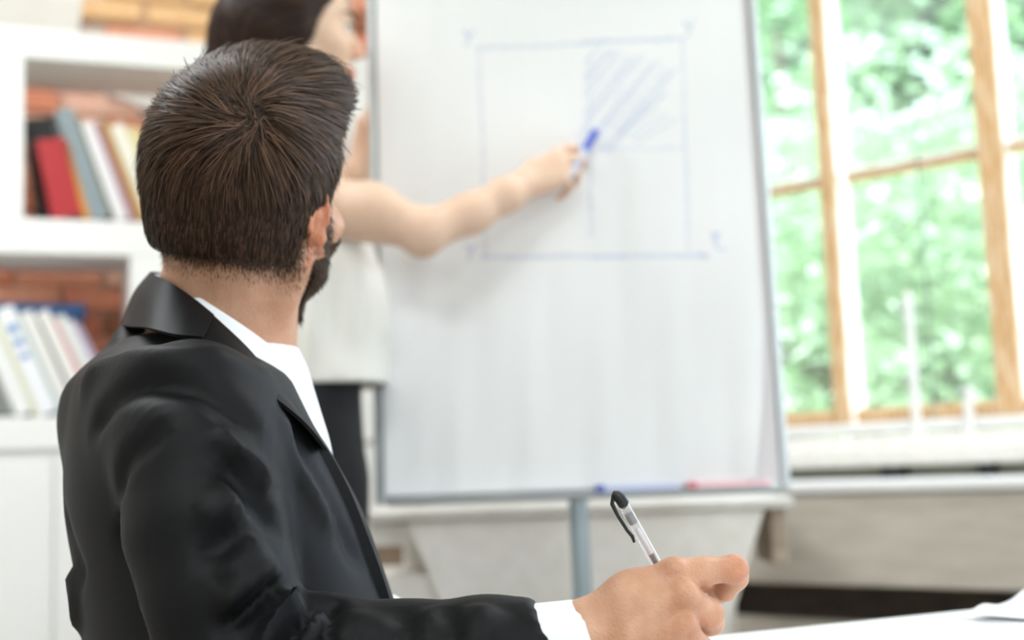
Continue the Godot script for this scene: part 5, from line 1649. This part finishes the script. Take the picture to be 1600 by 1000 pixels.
	var wa := Acc.new()
	wf.net(wa, 0.0065, Vector3(-0.62, 1.0, -2.42), Vector3(-0.12, 1.47, -1.94))
	folds(wa, wf, [
		[[Vector3(-0.2513, 1.2709, -2.1000), Vector3(-0.2371, 1.1953, -2.1000), Vector3(-0.2232, 1.1096, -2.1000)], 0.007, 0.020],
		[[Vector3(-0.2765, 1.2635, -2.0500), Vector3(-0.2627, 1.1792, -2.0500), Vector3(-0.2560, 1.0657, -2.0600)], 0.008, 0.016],
		[[Vector3(-0.2956, 1.2730, -2.0400), Vector3(-0.2908, 1.1777, -2.0300), Vector3(-0.2907, 1.0662, -2.0500)], -0.008, 0.016],
		[[Vector3(-0.3149, 1.2615, -2.0300), Vector3(-0.3164, 1.1786, -2.0300), Vector3(-0.3166, 1.0569, -2.0500)], 0.008, 0.016],
		[[Vector3(-0.3410, 1.2417, -2.0300), Vector3(-0.3454, 1.1590, -2.0300), Vector3(-0.3421, 1.0681, -2.0500)], -0.007, 0.016],
		[[Vector3(-0.3567, 1.2215, -2.0300), Vector3(-0.3597, 1.1595, -2.0300), Vector3(-0.3606, 1.0688, -2.0500)], 0.007, 0.016],
		[[Vector3(-0.2393, 1.0996, -2.1000), Vector3(-0.2727, 1.0722, -2.0700), Vector3(-0.3130, 1.0574, -2.0600), Vector3(-0.3544, 1.0486, -2.0600)], -0.005, 0.012]])
	obj("blouse", wa.mesh(), M.blouse, t)
	var tf := Field.new()
	tf.trunk(FW, RT, [[hip.y - 0.12, hip.x, hip.z, 0.082, 0.152], [hip.y, hip.x + 0.000, hip.z, 0.086, 0.156], [hip.y + 0.08, hip.x + 0.004, hip.z, 0.080, 0.142], [hip.y + 0.17, hip.x + 0.016, hip.z, 0.072, 0.125]], 0.03)
	var so := Acc.new()
	for s: float in [-1.0, 1.0]:
		var hj := hip + RT * 0.078 * s
		tf.chain([hj + Vector3(0, -0.06, 0), Vector3(hj.x + 0.01, 0.5, hj.z), Vector3(hj.x, 0.10, hj.z)], [0.078, 0.058, 0.045], 0.03)
		var s2 := Field.new()
		s2.chain([Vector3(hj.x, 0.05, hj.z) - FW * 0.03, Vector3(hj.x, 0.042, hj.z) + FW * 0.07, Vector3(hj.x, 0.03, hj.z) + FW * 0.16], [0.036, 0.036, 0.027], 0.03)
		s2.ball(Vector3(hj.x, -0.1, hj.z), Vector3(0.5, 0.102, 0.5), Basis(), 0.002, true)
		s2.net(so, 0.008, Vector3(hj.x - 0.12, -0.02, hj.z - 0.18), Vector3(hj.x + 0.26, 0.1, hj.z + 0.1))
	var ta := Acc.new()
	tf.net(ta, 0.011, Vector3(-0.6, 0.0, -2.5), Vector3(0.0, 1.2, -1.85))
	obj("trousers", ta.mesh(), M.trousers, t)
	obj("shoes", so.mesh(), M.black_plastic, t)
	# her blue pen
	var tip := Vector3(0.1569, 1.4860, -2.1650)
	var back := Vector3(0.0984, 1.3840, -2.1050)
	var ax := (tip - back).normalized()
	var sd := ax.cross(Vector3.BACK).normalized()
	marker(Transform3D(Basis(sd, -ax, sd.cross(-ax)), tip), 0.125, "2a4fc0", "blue marker in the standing woman's hand touching the paper")

func _ready() -> void:
	camera_and_light()
	materials()
	M.skin_man = skin_mat("b98768", "dcae92", 51)
	M.skin_woman = skin_mat("e3bfa4", "ecccb4", 53)
	M.hair = mt(Color.WHITE, 0.45, 0.3)
	M.hair.vertex_color_use_as_albedo = true
	M.hair_dark = mt(hx("2c2019"), 0.5)
	M.jacket = cloth("0d0e10", 0.55, 0.04, 60.0, 0.3)
	M.jacket_shade = cloth("0d0e10", 0.6, 0.1, 60.0, 0.3)  # same black as the jacket, for the sheet that stands for lapel shade
	M.shirt = cloth("f3f5f9", 0.7, 0.0, 50.0, 0.15)
	M.blouse = cloth("f1f0ea", 0.75, 0.0, 30.0, 0.2)
	M.trousers = cloth("1d1e20", 0.7, 0.2, 60.0, 0.3)
	room()
	outside()
	bookshelf()
	console_table()
	flip_chart()
	table()
	standing_woman()
	seated_man()
	pen()
